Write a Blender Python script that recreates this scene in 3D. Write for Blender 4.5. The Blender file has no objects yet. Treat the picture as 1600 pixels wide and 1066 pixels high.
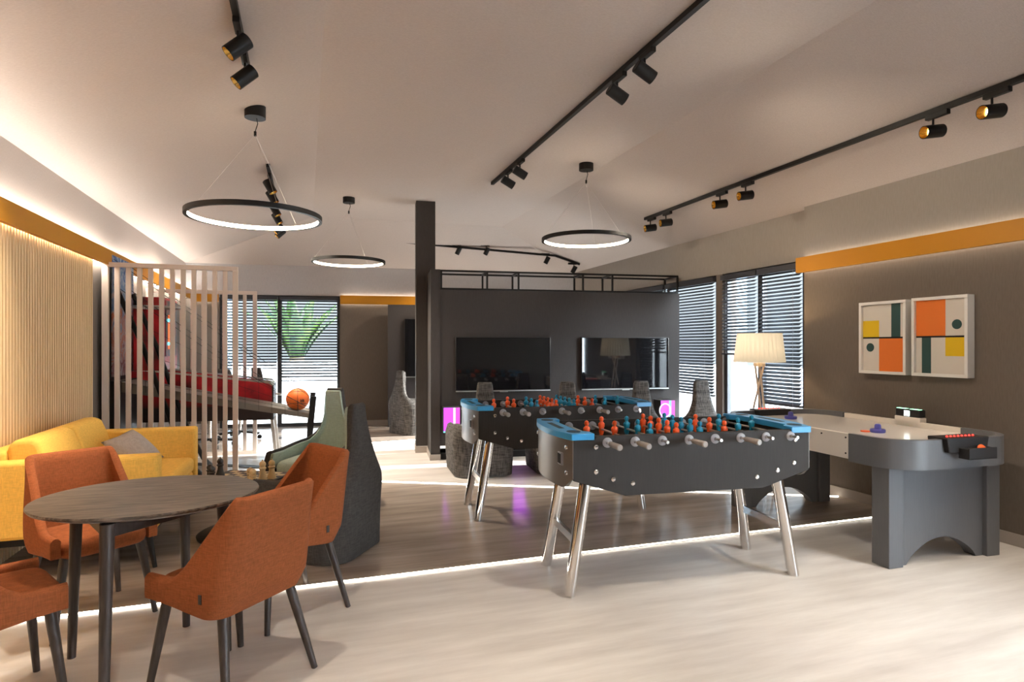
import bpy, bmesh, math, random
from mathutils import Vector, Matrix
random.seed(7)
R = math.radians
SC = bpy.context.scene
COL = SC.collection

SKY_FRONT, SKY_BEHIND = 0.85, 42.0
# ------------------------------------------------------------------ camera, world, exposure
cam = bpy.data.cameras.new('camera')
cam.lens = 950.0 / 1600.0 * 36.0
cam.sensor_width = 36.0
cam.shift_y = 7.0 / 1600.0
cam.clip_start = 0.02
co = bpy.data.objects.new('camera', cam)
co.location = (0, 0, 1.4)
co.rotation_euler = (R(90), 0, -math.atan(322 / 950.0))
COL.objects.link(co)
SC.camera = co
w = bpy.data.worlds.new('overcast_sky')
w.use_nodes = True
# bright overcast sky, boosted behind the camera to light the room from there
_n, _l = w.node_tree.nodes, w.node_tree.links
_tc = _n.new('ShaderNodeTexCoord'); _sx = _n.new('ShaderNodeSeparateXYZ'); _mr = _n.new('ShaderNodeMapRange')
_mr.interpolation_type = 'SMOOTHSTEP'
_mr.inputs[1].default_value = 0.15; _mr.inputs[2].default_value = -0.55
_mr.inputs[3].default_value = SKY_FRONT; _mr.inputs[4].default_value = SKY_BEHIND
_l.new(_tc.outputs['Generated'], _sx.inputs[0]); _l.new(_sx.outputs['Y'], _mr.inputs[0])
w.node_tree.nodes['Background'].inputs[0].default_value = (0.84, 0.92, 1.0, 1)
_l.new(_mr.outputs[0], w.node_tree.nodes['Background'].inputs[1])
SC.world = w
_sd = bpy.data.lights.new('sun', 'SUN'); _sd.energy = 26.0; _sd.color = (1, .95, .88); _sd.angle = R(1.5)
_so = bpy.data.objects.new('sun', _sd); COL.objects.link(_so); _so.rotation_euler = Vector((1, -.1, .36)).to_track_quat('Z', 'Y').to_euler()
SC.view_settings.view_transform = 'Standard'
SC.view_settings.look = 'None'
SC.view_settings.gamma = 1.0
SC.view_settings.use_curve_mapping = False
SC.view_settings.exposure = 0.55
SC.cycles.use_denoising = True
SC.cycles.max_bounces = 8
SC.cycles.diffuse_bounces = 4
SC.cycles.glossy_bounces = 4
SC.cycles.transparent_max_bounces = 16
SC.cycles.sample_clamp_indirect = 6.0
SC.cycles.caustics_reflective = False
SC.cycles.caustics_refractive = False

# light levels of the room's lamps and the added spotlights
E_COVE_LEFT, E_COVE_RIGHT, E_COVE_BACK = 30.0, 6.5, 8.0
E_FLOOR_LED, E_RING = 11.0, 12.0
P_SPOT = 75.0

# ------------------------------------------------------------------ materials
def lin(c):
    return tuple(((v / 255.0) / 12.92 if v / 255.0 <= 0.04045 else ((v / 255.0 + 0.055) / 1.055) ** 2.4) for v in c)

def mat(name, c, rough=0.6, metal=0.0, spec=0.5, emit=None, es=0.0, coat=0.0):
    m = bpy.data.materials.new(name); m.use_nodes = True
    b = m.node_tree.nodes['Principled BSDF']
    b.inputs['Base Color'].default_value = (*c, 1)
    b.inputs['Roughness'].default_value = rough
    b.inputs['Metallic'].default_value = metal
    b.inputs['Specular IOR Level'].default_value = spec
    b.inputs['Coat Weight'].default_value = coat
    if emit:
        b.inputs['Emission Color'].default_value = (*emit, 1)
        b.inputs['Emission Strength'].default_value = es
    return m

def nodes(m):
    return m.node_tree.nodes, m.node_tree.links, m.node_tree.nodes['Principled BSDF']

def textured(m, c1, c2, scale=(8, 8, 8), detail=6, bump=0.0, lo=0.35, hi=0.65, rough=None, coords='Object', dist=0.002):
    n, l, b = nodes(m)
    tc = n.new('ShaderNodeTexCoord'); mp = n.new('ShaderNodeMapping'); nz = n.new('ShaderNodeTexNoise'); cr = n.new('ShaderNodeValToRGB')
    mp.inputs['Scale'].default_value = scale
    nz.inputs['Scale'].default_value = 1.0; nz.inputs['Detail'].default_value = detail; nz.inputs['Roughness'].default_value = 0.62
    l.new(tc.outputs[coords], mp.inputs['Vector']); l.new(mp.outputs[0], nz.inputs['Vector']); l.new(nz.outputs['Fac'], cr.inputs[0])
    cr.color_ramp.elements[0].position = lo; cr.color_ramp.elements[0].color = (*c1, 1)
    cr.color_ramp.elements[1].position = hi; cr.color_ramp.elements[1].color = (*c2, 1)
    l.new(cr.outputs[0], b.inputs['Base Color'])
    if bump:
        bp = n.new('ShaderNodeBump'); bp.inputs['Strength'].default_value = bump; bp.inputs['Distance'].default_value = dist
        l.new(nz.outputs['Fac'], bp.inputs['Height']); l.new(bp.outputs[0], b.inputs['Normal'])
    if rough:
        mr = n.new('ShaderNodeMapRange'); mr.inputs[3].default_value = rough[0]; mr.inputs[4].default_value = rough[1]
        l.new(nz.outputs['Fac'], mr.inputs[0]); l.new(mr.outputs[0], b.inputs['Roughness'])
    return m

def fabric(name, c, var=0.25, scale=260, bump=0.35, rough=0.9):
    """woven cloth: two crossed stretched noises"""
    m = mat(name, c, rough, spec=0.2); n, l, b = nodes(m)
    tc = n.new('ShaderNodeTexCoord'); outs = []
    for s in ((scale, scale, scale * 0.12), (scale * 0.12, scale * 0.12, scale)):
        mp = n.new('ShaderNodeMapping'); mp.inputs['Scale'].default_value = s
        nz = n.new('ShaderNodeTexNoise'); nz.inputs['Scale'].default_value = 1; nz.inputs['Detail'].default_value = 2
        l.new(tc.outputs['Object'], mp.inputs[0]); l.new(mp.outputs[0], nz.inputs[0]); outs.append(nz)
    ad = n.new('ShaderNodeMath'); ad.operation = 'ADD'
    l.new(outs[0].outputs['Fac'], ad.inputs[0]); l.new(outs[1].outputs['Fac'], ad.inputs[1])
    cr = n.new('ShaderNodeValToRGB')
    cr.color_ramp.elements[0].position = 0.35; cr.color_ramp.elements[1].position = 0.65
    hf = n.new('ShaderNodeMath'); hf.operation = 'MULTIPLY'; hf.inputs[1].default_value = 0.5
    l.new(ad.outputs[0], hf.inputs[0]); l.new(hf.outputs[0], cr.inputs[0])
    cr.color_ramp.elements[0].color = (*[v * (1 - var) for v in c], 1); cr.color_ramp.elements[1].color = (*[min(1, v * (1 + var)) for v in c], 1)
    l.new(cr.outputs[0], b.inputs['Base Color'])
    bp = n.new('ShaderNodeBump'); bp.inputs['Strength'].default_value = bump; bp.inputs['Distance'].default_value = 0.002
    l.new(hf.outputs[0], bp.inputs['Height']); l.new(bp.outputs[0], b.inputs['Normal'])
    return m

def emission(name, c, s):
    m = mat(name, (0.03, 0.03, 0.03), 0.5, emit=c, es=s)
    return m

def glass_pane(name):
    m = bpy.data.materials.new(name); m.use_nodes = True; n, l = m.node_tree.nodes, m.node_tree.links
    n.remove(n['Principled BSDF'])
    t = n.new('ShaderNodeBsdfTransparent'); t.inputs[0].default_value = (0.93, 0.96, 0.97, 1)
    g = n.new('ShaderNodeBsdfGlossy'); g.inputs['Roughness'].default_value = 0.02
    lw = n.new('ShaderNodeLayerWeight'); lw.inputs[0].default_value = .5
    pw_ = n.new('ShaderNodeMath'); pw_.operation = 'POWER'; pw_.inputs[1].default_value = 5
    f = n.new('ShaderNodeMapRange'); f.inputs[3].default_value = .035; f.inputs[4].default_value = .9
    l.new(lw.outputs['Facing'], pw_.inputs[0]); l.new(pw_.outputs[0], f.inputs[0])
    mx = n.new('ShaderNodeMixShader')
    l.new(f.outputs[0], mx.inputs[0]); l.new(t.outputs[0], mx.inputs[1]); l.new(g.outputs[0], mx.inputs[2])
    l.new(mx.outputs[0], n['Material Output'].inputs[0])
    return m

M = {}
M['ceiling'] = textured(mat('ceiling_fabric', (.6, .56, .53), .95, spec=.1), (.47, .415, .385), (.53, .47, .44), (60, 260, 60), 3, .25)
M['wall'] = textured(mat('taupe_wall', (.2, .17, .15), .8, spec=.25), (.130, .106, .088), (.146, .120, .10), (90, 90, 14), 3, .1)
M['upper_wall'] = textured(mat('upper_wall_paint', (.5, .47, .44), .9, spec=.2), (.27, .243, .22), (.295, .265, .24), (90, 90, 14), 3, .1)
M['partition'] = textured(mat('charcoal_wall', (.1, .09, .085), .75, spec=.3), (.040, .034, .032), (.046, .039, .037), (90, 90, 12), 3, .1)
M['upper_back'] = textured(mat('upper_back_paint', (.5, .47, .46), .9, spec=.2), (.42, .40, .40), (.46, .44, .44), (90, 90, 14), 3, .1)
M['lightfloor'] = textured(mat('pale_travertine', (.6, .56, .52), .3, spec=.5), (.58, .54, .515), (.79, .76, .735), (.9, 6.5, 1), 9, .03, .35, .68, (.24, .42))
M['darkfloor'] = textured(mat('walnut_floor', (.1, .08, .06), .25, spec=.5), (.27, .222, .19), (.52, .435, .37), (.8, 7, 1), 10, .015, .30, .72, (.10, .24))
M['baseboard'] = mat('greige_baseboard', (.34, .3, .27), .6)
M['orange'] = mat('ochre_orange_paint', (.50, .21, .008), .5, spec=.35)
M['oak'] = textured(mat('oak_slats', (.5, .33, .17), .6), (.66, .46, .25), (.80, .585, .345), (60, 60, 3), 5, .08)
M['oakback'] = mat('brown_backing', (.045, .025, .012), .9)
M['black'] = mat('black_metal', (.006, .0055, .0055), .5, spec=.3)
M['blacksoft'] = mat('black_plastic', (.014, .013, .014), .5, spec=.35)
M['beige'] = mat('beige_pink_lacquer', (.62, .51, .43), .5)
M['blind'] = mat('slate_blind', (.03, .032, .04), .5, spec=.4)
M['winframe'] = mat('anthracite_frame', (.028, .03, .034), .45)
M['glass'] = glass_pane('window_glass')
M['terracotta'] = fabric('terracotta_fabric', (.25, .072, .024), .2)
M['yellow'] = fabric('mustard_fabric', (.88, .53, .11), .12)
M['greyfab'] = fabric('warm_grey_fabric', (.42, .365, .325), .12)
M['charfab'] = fabric('charcoal_fabric', (.052, .047, .044), .3, 180)
M['tweed'] = fabric('grey_tweed', (.075, .068, .063), .75, 90, .5)
M['sage'] = fabric('sage_fabric', (.37, .45, .39), .12, 150)
M['darkwood'] = textured(mat('dark_wood', (.07, .05, .04), .45), (.026, .018, .015), (.050, .036, .030), (90, 90, 6), 5, .1)
M['tabletop'] = textured(mat('smoked_oak_top', (.12, .09, .07), .4, spec=.5), (.036, .027, .021), (.165, .128, .102), (7, 110, 7), 9, .15, .40, .62)
M['cabinet'] = textured(mat('brown_grey_laminate', (.065, .055, .05), .6, spec=.25), (.028, .0235, .0215), (.033, .0275, .025), (120, 120, 8), 3, .05)
M['endpanel'] = mat('grey_satin_panel', (.16, .14, .125), .32, metal=.35)
M['blue'] = mat('cyan_blue_plastic', (.035, .30, .62), .35)
M['manred'] = mat('orange_red_plastic', (.86, .10, .016), .35)
M['manblue'] = mat('teal_blue_plastic', (.012, .24, .40), .35)
M['chrome'] = mat('chrome', (.86, .85, .84), .08, metal=1)
M['steel'] = mat('brushed_steel', (.62, .58, .54), .28, metal=1)
M['grip'] = mat('clear_grey_grip', (.36, .33, .31), .25, spec=.6)
M['bearing'] = mat('grey_bearing', (.30, .29, .31), .35)
M['recess'] = mat('dark_recess', (.004, .02, .05), .6)
M['hole'] = mat('black_hole', (.004, .004, .004), .9)
M['field'] = mat('dark_playfield', (.05, .06, .05), .5)
M['hockeygrey'] = textured(mat('graphite_laminate', (.1, .1, .1), .42), (.100, .103, .112), (.108, .111, .121), (120, 120, 8), 3, .03)
M['hockeywhite'] = mat('cream_laminate', (.78, .72, .65), .35)
M['hockeyfield'] = mat('white_play_surface', (.78, .74, .70), .16)
M['indigo'] = mat('indigo_plastic', (.075, .075, .34), .35)
M['puck'] = mat('orange_red_puck', (.85, .13, .03), .4)
M['redlight'] = emission('red_indicator', (1, .03, .02), 3.0)
M['greenlight'] = emission('green_digit', (.35, 1, .55), 3.0)
M['whitelight'] = emission('white_display', (.9, 1, .95), 3.0)
M['screen'] = mat('tv_glass', (.006, .006, .007), .04, spec=.75)
M['silver'] = mat('silver_trim', (.6, .6, .6), .3, metal=1)
M['white'] = mat('white_frame', (.82, .80, .77), .45)
M['paper'] = mat('cream_print', (.66, .61, .55), .8)
M['artorange'] = mat('orange_print', (.72, .17, .022), .8)
M['artyellow'] = mat('yellow_print', (.72, .47, .008), .8)
M['artgreen'] = mat('deep_green_print', (.022, .065, .062), .8)
M['ashwood'] = mat('pale_ash_wood', (.72, .58, .46), .5)
M['shadecloth'] = mat('pleated_linen', (.86, .78, .62), .9, emit=(1, .82, .55), es=.34)
M['bulb'] = emission('lamp_bulb', (1, .8, .5), 12)
M['gold'] = mat('gold_reflector', (.78, .50, .13), .22, metal=1)
M['spotface'] = emission('lamp_face', (1, .86, .62), 7)
M['ringface'] = emission('ring_diffuser', (1, .84, .62), E_RING)
M['cove_left'] = emission('cove_led_warm', (1, .93, .82), E_COVE_LEFT)
M['cove_right'] = emission('cove_led_right', (1, .88, .72), E_COVE_RIGHT)
M['cove_back'] = emission('cove_led_back', (1, .88, .72), E_COVE_BACK)
M['floorled'] = emission('floor_led', (1, .90, .76), E_FLOOR_LED)
M['purple'] = emission('purple_glow', (.30, .03, .48), 2.8)
M['violet'] = emission('violet_glow', (.30, .03, .48), 4.0)  # purple glow made stronger on the hidden towers, for floor reflections
M['magenta'] = emission('magenta_glow', (1, .09, .70), .9)
M['cyan'] = emission('cyan_glow', (.25, .85, 1), 1.0)
M['pink'] = emission('pale_violet_glow', (.95, .85, 1), .9)
M['lightwood'] = mat('boxwood', (.62, .44, .22), .45)
M['ebony'] = mat('ebony', (.028, .022, .02), .4)
M['extwhite'] = mat('white_render', (.86, .87, .88), .9)
M['extground'] = mat('pale_paving', (.62, .63, .64), .9)
M['extblue'] = mat('slate_blue_cladding', (.16, .22, .27), .6)
M['palm'] = textured(mat('palm_leaf', (.05, .2, .03), .5), (.003, .022, .012), (.04, .085, .008), (3, 3, 3), 3)
M['trunk'] = mat('palm_trunk', (.12, .08, .05), .9)

# ------------------------------------------------------------------ mesh builder
class MB:
    def __init__(s): s.v, s.f, s.mi, s.cur = [], [], [], 0
    def add(s, vs, fs):
        o = len(s.v); s.v += [tuple(p) for p in vs]
        for f in fs: s.f.append(tuple(i + o for i in f)); s.mi.append(s.cur)
        return s
    def box(s, x0, x1, y0, y1, z0, z1):
        return s.add([(x0, y0, z0), (x1, y0, z0), (x1, y1, z0), (x0, y1, z0), (x0, y0, z1), (x1, y0, z1), (x1, y1, z1), (x0, y1, z1)],
                     [(0, 3, 2, 1), (4, 5, 6, 7), (0, 1, 5, 4), (1, 2, 6, 5), (2, 3, 7, 6), (3, 0, 4, 7)])
    def cyl(s, p0, p1, r0, r1=None, n=16, caps=True):
        r1 = r0 if r1 is None else r1
        p0, p1 = Vector(p0), Vector(p1); d = (p1 - p0).normalized()
        a = Vector((1, 0, 0)) if abs(d.x) < .8 else Vector((0, 1, 0)); u = d.cross(a).normalized(); w_ = d.cross(u)
        vs = [p + (u * math.cos(2 * math.pi * k / n) + w_ * math.sin(2 * math.pi * k / n)) * r for p, r in ((p0, r0), (p1, r1)) for k in range(n)]
        fs = [(k, (k + 1) % n, n + (k + 1) % n, n + k) for k in range(n)]
        if caps: fs += [tuple(range(n - 1, -1, -1)), tuple(range(n, 2 * n))]
        return s.add(vs, fs)
    def bar(s, p0, p1, wx, wz, up=(0, 0, 1)):
        p0, p1 = Vector(p0), Vector(p1); d = (p1 - p0).normalized(); u = d.cross(Vector(up)).normalized() * wx / 2; v = u.cross(d).normalized() * wz / 2
        vs = [p + a * u + b * v for p in (p0, p1) for a, b in ((-1, -1), (1, -1), (1, 1), (-1, 1))]
        return s.add(vs, [(0, 1, 2, 3), (7, 6, 5, 4), (0, 4, 5, 1), (1, 5, 6, 2), (2, 6, 7, 3), (3, 7, 4, 0)])
    def tube(s, pts, r, n=8, closed=False):
        pts = [Vector(p) for p in pts]; N = len(pts); vs = []; pu = None
        rs = r if isinstance(r, (list, tuple)) else [r] * N
        for i, p in enumerate(pts):
            a = pts[(i - 1) % N] if (closed or i) else p; b = pts[(i + 1) % N] if (closed or i < N - 1) else p
            d = (b - a).normalized()
            if pu is None:
                q = Vector((0, 0, 1)) if abs(d.z) < .9 else Vector((1, 0, 0)); u = d.cross(q).normalized()
            else: u = (pu - d * pu.dot(d)).normalized()
            pu = u; w_ = d.cross(u)
            vs += [p + (u * math.cos(2 * math.pi * k / n) + w_ * math.sin(2 * math.pi * k / n)) * rs[i] for k in range(n)]
        fs = []
        for i in range(N if closed else N - 1):
            j = (i + 1) % N
            fs += [(i * n + k, i * n + (k + 1) % n, j * n + (k + 1) % n, j * n + k) for k in range(n)]
        if not closed: fs += [tuple(range(n - 1, -1, -1)), tuple((N - 1) * n + k for k in range(n))]
        return s.add(vs, fs)
    def lathe(s, prof, c=(0, 0, 0), n=24, axis=(0, 0, 1), scale=(1, 1), open_end=False):
        a = Vector(axis).normalized(); q = Vector((1, 0, 0)) if abs(a.x) < .8 else Vector((0, 1, 0))
        u = a.cross(q).normalized(); v = a.cross(u); c = Vector(c)
        vs = [c + a * z + (u * math.cos(2 * math.pi * k / n) * scale[0] + v * math.sin(2 * math.pi * k / n) * scale[1]) * r for r, z in prof for k in range(n)]
        P = len(prof)
        fs = [(i * n + k, i * n + (k + 1) % n, (i + 1) * n + (k + 1) % n, (i + 1) * n + k) for i in range(P - 1) for k in range(n)]
        fs += [tuple(range(n - 1, -1, -1))] + ([] if open_end else [tuple((P - 1) * n + k for k in range(n))])
        return s.add(vs, fs)
    def prism(s, poly, a, b, ax='z'):
        def P(p, q):
            return (p[0], p[1], q) if ax == 'z' else ((p[0], q, p[1]) if ax == 'y' else (q, p[0], p[1]))
        n = len(poly)
        vs = [P(p, a) for p in poly] + [P(p, b) for p in poly]
        return s.add(vs, [tuple(range(n - 1, -1, -1)), tuple(range(n, 2 * n))] + [(k, (k + 1) % n, n + (k + 1) % n, n + k) for k in range(n)])
    def sphere(s, c, r, n=14, m=9):
        rx = r if isinstance(r, (tuple, list)) else (r, r, r); vs = [(c[0], c[1], c[2] - rx[2])]
        for i in range(1, m):
            t = math.pi * i / m
            vs += [(c[0] + rx[0] * math.sin(t) * math.cos(2 * math.pi * k / n), c[1] + rx[1] * math.sin(t) * math.sin(2 * math.pi * k / n), c[2] - rx[2] * math.cos(t)) for k in range(n)]
        vs.append((c[0], c[1], c[2] + rx[2])); L = len(vs) - 1
        fs = [(0, 1 + (k + 1) % n, 1 + k) for k in range(n)]
        for i in range(m - 2):
            a, b = 1 + i * n, 1 + (i + 1) * n
            fs += [(a + k, a + (k + 1) % n, b + (k + 1) % n, b + k) for k in range(n)]
        a = 1 + (m - 2) * n
        fs += [(a + k, a + (k + 1) % n, L) for k in range(n)]
        return s.add(vs, fs)
    def grid(s, rows, closed_u=False):
        nu = len(rows[0]); vs = [p for r in rows for p in r]; fs = []
        for i in range(len(rows) - 1):
            for k in range(nu if closed_u else nu - 1):
                j = (k + 1) % nu
                fs.append((i * nu + k, i * nu + j, (i + 1) * nu + j, (i + 1) * nu + k))
        return s.add(vs, fs)
    def build(s, name, m, parent=None, bevel=0, angle=35, seg=2, fix=True):
        me = bpy.data.meshes.new(name); me.from_pydata(s.v, [], s.f)
        ms = m if isinstance(m, (list, tuple)) else [m]
        for q in ms: me.materials.append(M[q] if isinstance(q, str) else q)
        for i, p in enumerate(me.polygons): p.material_index = s.mi[i]
        if fix:
            bm = bmesh.new(); bm.from_mesh(me); bmesh.ops.recalc_face_normals(bm, faces=bm.faces); bm.to_mesh(me); bm.free()
        me.shade_smooth(); me.set_sharp_from_angle(angle=R(angle)); me.update()
        o = bpy.data.objects.new(name, me); COL.objects.link(o)
        if parent: o.parent = parent
        if bevel:
            b = o.modifiers.new('bevel', 'BEVEL'); b.width = bevel; b.segments = seg; b.limit_method = 'ANGLE'; b.angle_limit = R(35); b.harden_normals = False
        return o

def box(name, m, x0, x1, y0, y1, z0, z1, parent=None, bevel=0, seg=2):
    return MB().box(x0, x1, y0, y1, z0, z1).build(name, m, parent, bevel, seg=seg)

def tag(o, label, cat, group=None):
    o['label'] = label; o['category'] = cat
    if group: o['group'] = group
    return o

def thing(name, label, cat, loc=(0, 0, 0), rz=0.0, group=None):
    o = bpy.data.objects.new(name, None); COL.objects.link(o); o.empty_display_size = .1
    o.location = loc; o.rotation_euler = (0, 0, rz)
    return tag(o, label, cat, group)

def struct(o, label=None, cat=None):
    o['kind'] = 'structure'
    if label: o['label'] = label
    if cat: o['category'] = cat
    return o

KIDS = {}
def dup(root, loc, rz, label, group=None):
    def cp(o, parent):
        c = o.copy(); COL.objects.link(c); c.parent = parent
        for ch in list(o.children): cp(ch, c)
        return c
    r = cp(root, None); r.location = loc; r.rotation_euler = (0, 0, rz); r['label'] = label
    if group: r['group'] = group
    return r

def smooth(t):
    t = max(0, min(1, t)); return t * t * (3 - 2 * t)

# ------------------------------------------------------------------ room shell
XL, XR, XRF, YB0, YREAR = -1.9, 4.70, 4.76, -3.2, -3.2
BK = -0.1375                                   # slope of the angled back wall
BA = math.atan(BK)
def yback(x): return 11.35 + BK * (x + 1.9)
HW, HC = 2.78, 3.29
FXL, FXR = .10, 2.96                           # folds of the coffered ceiling
def ceil_left(x): return HC - (HC - HW) * (FXL - x) / (FXL - XL)
def ceil_right(x): return HC - (HC - HW) * (x - FXR) / (XR - FXR)

struct(MB().prism([(-2.2, -3.4), (5.0, -3.4), (5.0, 10.7), (-2.2, 11.6)], -.12, 0).build('floor', 'lightfloor'), 'pale travertine floor', 'floor')
def led1(x): return 6.355 - .506 * (x - .706)
def led2(x): return 8.78 + .138 * x
struct(MB().prism([(XL, 3.72), (XR + .02, 3.72), (XRF, led1(XRF)), (XL, led1(XL))], .0005, .003).build('floor_walnut', 'darkfloor'), 'dark walnut floor zone under the games', 'floor')
struct(MB().prism([(XL, led2(XL)), (XRF, led2(XRF)), (XRF, yback(XRF)), (XL, yback(XL))], .0005, .003).build('floor_walnut_back', 'darkfloor'), 'dark walnut floor zone along the back wall', 'floor')
def ledline(a, b, label):
    o = MB().tube([(a[0], a[1], .005), (b[0], b[1], .004)], .0055, 8).build('floor_led_strip', 'floorled'); tag(o, label, 'light strip', 'led strips in the floor')
ledline((XL + .01, 3.72), (4.5, 3.735), 'glowing floor light strip between pale foreground and dark walnut')
ledline((XL + .7, led1(XL + .7)), (XRF - .1, led1(XRF - .1)), 'slanting glowing floor light strip behind the games tables')
ledline((XL + .02, led2(XL + .02)), (XRF - .1, led2(XRF - .1)), 'farthest glowing floor light strip in front of the back window')
tl = MB().prism([(-1.88, 8.30), (-.05, 7.22), (-.05, 7.36), (-1.88, 8.44)], .001, .006).build('trim_1', 'black'); struct(tl, 'black metal strip set into the floor', 'trim')

# ceiling: flat centre, slopes to the left, right and back
def cm():
    b = MB()
    A = [(FXL, YREAR), (FXR, YREAR), (FXR, 9.22), (FXL, 9.38)]
    pts = [(x, y, HC) for x, y in A]
    L0, L1 = (XL, YREAR, HW), (XL, yback(XL), HW)
    R0, R1 = (XRF + .03, YREAR, ceil_right(XRF + .03)), (XRF + .03, yback(XRF), ceil_right(XRF + .03))
    vs = pts + [L0, L1, R0, R1]
    up = [(x, y, z + .15) for x, y, z in vs]
    F = [(0, 1, 2, 3), (4, 0, 3, 5), (1, 6, 7, 2), (3, 2, 7, 5)]
    b.add(vs, F); b.add(up, [f[::-1] for f in F])
    n = 8
    b.add(vs + up, [(4, 5, 13, 12), (5, 7, 15, 13), (7, 6, 14, 15), (6, 1, 0, 4, 12, 8, 9, 14)])
    return b
struct(cm().build('ceiling', 'ceiling', angle=3), 'fabric clad ceiling with sloping sides', 'ceiling')

def two_tone(name, label, lower, upper, mu, parent=None):
    # painted in two tones: taupe below, pale above the light trim
    r = bpy.data.objects.new(name, None); COL.objects.link(r); struct(r, label, 'wall')
    lower.build('lower_wall', 'wall', r); upper.build('upper_wall', mu, r)
    return r
ZU = 2.21
two_tone('wall_left', 'taupe left wall, pale above the ochre trim', MB().box(XL - .2, XL, YREAR, 11.4, 0, ZU), MB().box(XL - .2, XL, YREAR, 11.4, ZU, HW + .02), 'ceiling')
two_tone('wall_right', 'taupe right wall with pictures, paler above the ochre trim', MB().box(XR, XR + .25, YREAR, -2.9, 0, ZU).box(XR, XR + .25, .5, 4.80, 0, ZU).box(XR, XR + .25, -2.9, .5, 0, .1).box(XR, XR + .25, -2.9, .5, 2.08, ZU), MB().box(XR, XR + .25, YREAR, 4.80, ZU, HW + .05), 'upper_wall')
# far right wall with two window openings
wr = MB()
W1, W2 = (4.865, 6.13), (6.25, 10.0)
ZT = 2.26
wu = MB().box(XRF, XRF + .2, 4.80, 10.6, ZT, HW + .02)
for a, b in ((4.80, W1[0]), (W1[1], W2[0]), (W2[1], 10.6)): wr.box(XRF, XRF + .2, a, b, 0, ZT)
two_tone('wall_right_far', 'taupe window wall on the right', wr, wu, 'upper_wall')
# back wall, in its own turned frame: local x along the wall from the left corner
wb = struct(bpy.data.objects.new('wall_back', None)); COL.objects.link(wb); wb.location = (XL, 11.35, 0); wb.rotation_euler = (0, 0, BA)
ca = math.cos(BA)
BW = ((-1.378 + 1.9) / ca, (.561 + 1.9) / ca)
MB().box(-.2, BW[0], 0, .2, 0, ZU).box(BW[1], 6.95, 0, .2, 0, ZU).build('lower_wall', 'wall', wb)
MB().box(-.2, BW[0], 0, .2, ZU, HW + .02).box(BW[1], 6.95, 0, .2, ZU, HW + .02).box(BW[0], BW[1], 0, .2, ZT, HW + .02).build('upper_wall', 'upper_back', wb); wb['label'] = 'taupe back wall'; wb['category'] = 'wall'
# rear wall behind the camera
rw = MB().box(-2.1, 5.0, YREAR - .2, YREAR, 0, HC + .1)
struct(rw.build('wall_rear', 'wall'), 'taupe wall behind the camera', 'wall')

# baseboards
struct(box('baseboard_right', 'baseboard', XR - .015, XR, YREAR, 4.80, 0, .085), 'greige baseboard', 'baseboard')
struct(box('baseboard_left', 'baseboard', XL, XL + .015, 6.5, 11.3, 0, .085), 'greige baseboard', 'baseboard')
bb = struct(bpy.data.objects.new('baseboard_back', None)); COL.objects.link(bb); bb.location = wb.location; bb.rotation_euler = wb.rotation_euler
MB().box(0, BW[0], -.015, 0, 0, .085).box(BW[1], 6.7, -.015, 0, 0, .085).build('baseboard_run', 'baseboard', bb); bb['label'] = 'greige baseboard'; bb['category'] = 'baseboard'

# ochre trims with light strips hidden behind them
def cove(n, loc, rz, L, z0, z1, gap, side, em, label):
    """local x along the wall, +y away from the wall when side=1"""
    r = bpy.data.objects.new('trim_%d' % n, None); COL.objects.link(r); r.location = loc; r.rotation_euler = (0, 0, rz)
    struct(r, label, 'trim')
    ya, yb = side * gap, side * (gap + .035)
    box('fascia', 'orange', 0, L, min(ya, yb), max(ya, yb), z0, z1, r, .002)
    yc, yd = side * .012, side * (gap - .004)
    for zz, nm in ((z1 - .02, 'uplight_strip'), (z0 + .02, 'downlight_strip')):
        m = MB()
        z_a, z_b = (zz - .006, zz) if nm[0] == 'u' else (zz, zz + .006)
        m.box(.01, L - .01, min(yc, yd), max(yc, yd), z_a, z_b); m.build(nm, em, r)
    box('bracket', 'wall', .01, L - .01, min(0, side * gap), max(0, side * gap), z0 + .03, z1 - .03, r)
    return r
cove(2, (XR, YREAR + .02, 0), R(90), 4.83 - YREAR - .02, 2.12, 2.27, .045, 1, 'cove_right', 'ochre light trim on the right wall')
cove(3, (XL, 11.3, 0), R(-90), 11.3 - YREAR - .02, 2.18, 2.33, .065, 1, 'cove_left', 'ochre light trim along the left wall')
c_ = cove(4, (XL + .1, 11.35 - .014, 0), BA, BW[0] - .1, 2.13, 2.28, .045, -1, 'cove_back', 'ochre light trim left of the back window')
p = Vector((BW[1], 0, 0)); p.rotate(Matrix.Rotation(BA, 3, 'Z'))
cove(5, (XL + p.x + .01, 11.35 + p.y, 0), BA, 4.1, 2.12, 2.27, .045, -1, 'cove_back', 'ochre light trim right of the back window')

# oak slat cladding on the left wall
sp = thing('slatted_wall_panel', 'vertical oak slat cladding on the left wall behind the yellow sofa', 'wall panel', (XL, 0, 0))
box('backing_board', 'oakback', .001, .012, 1.2, 6.5, .004, 2.2, sp)
m = MB(); y = 1.2
while y < 6.48:
    m.box(.012, .055, y, y + .029, .004, 2.2); y += .045
m.build('slat_cladding', 'oak', sp)

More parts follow.
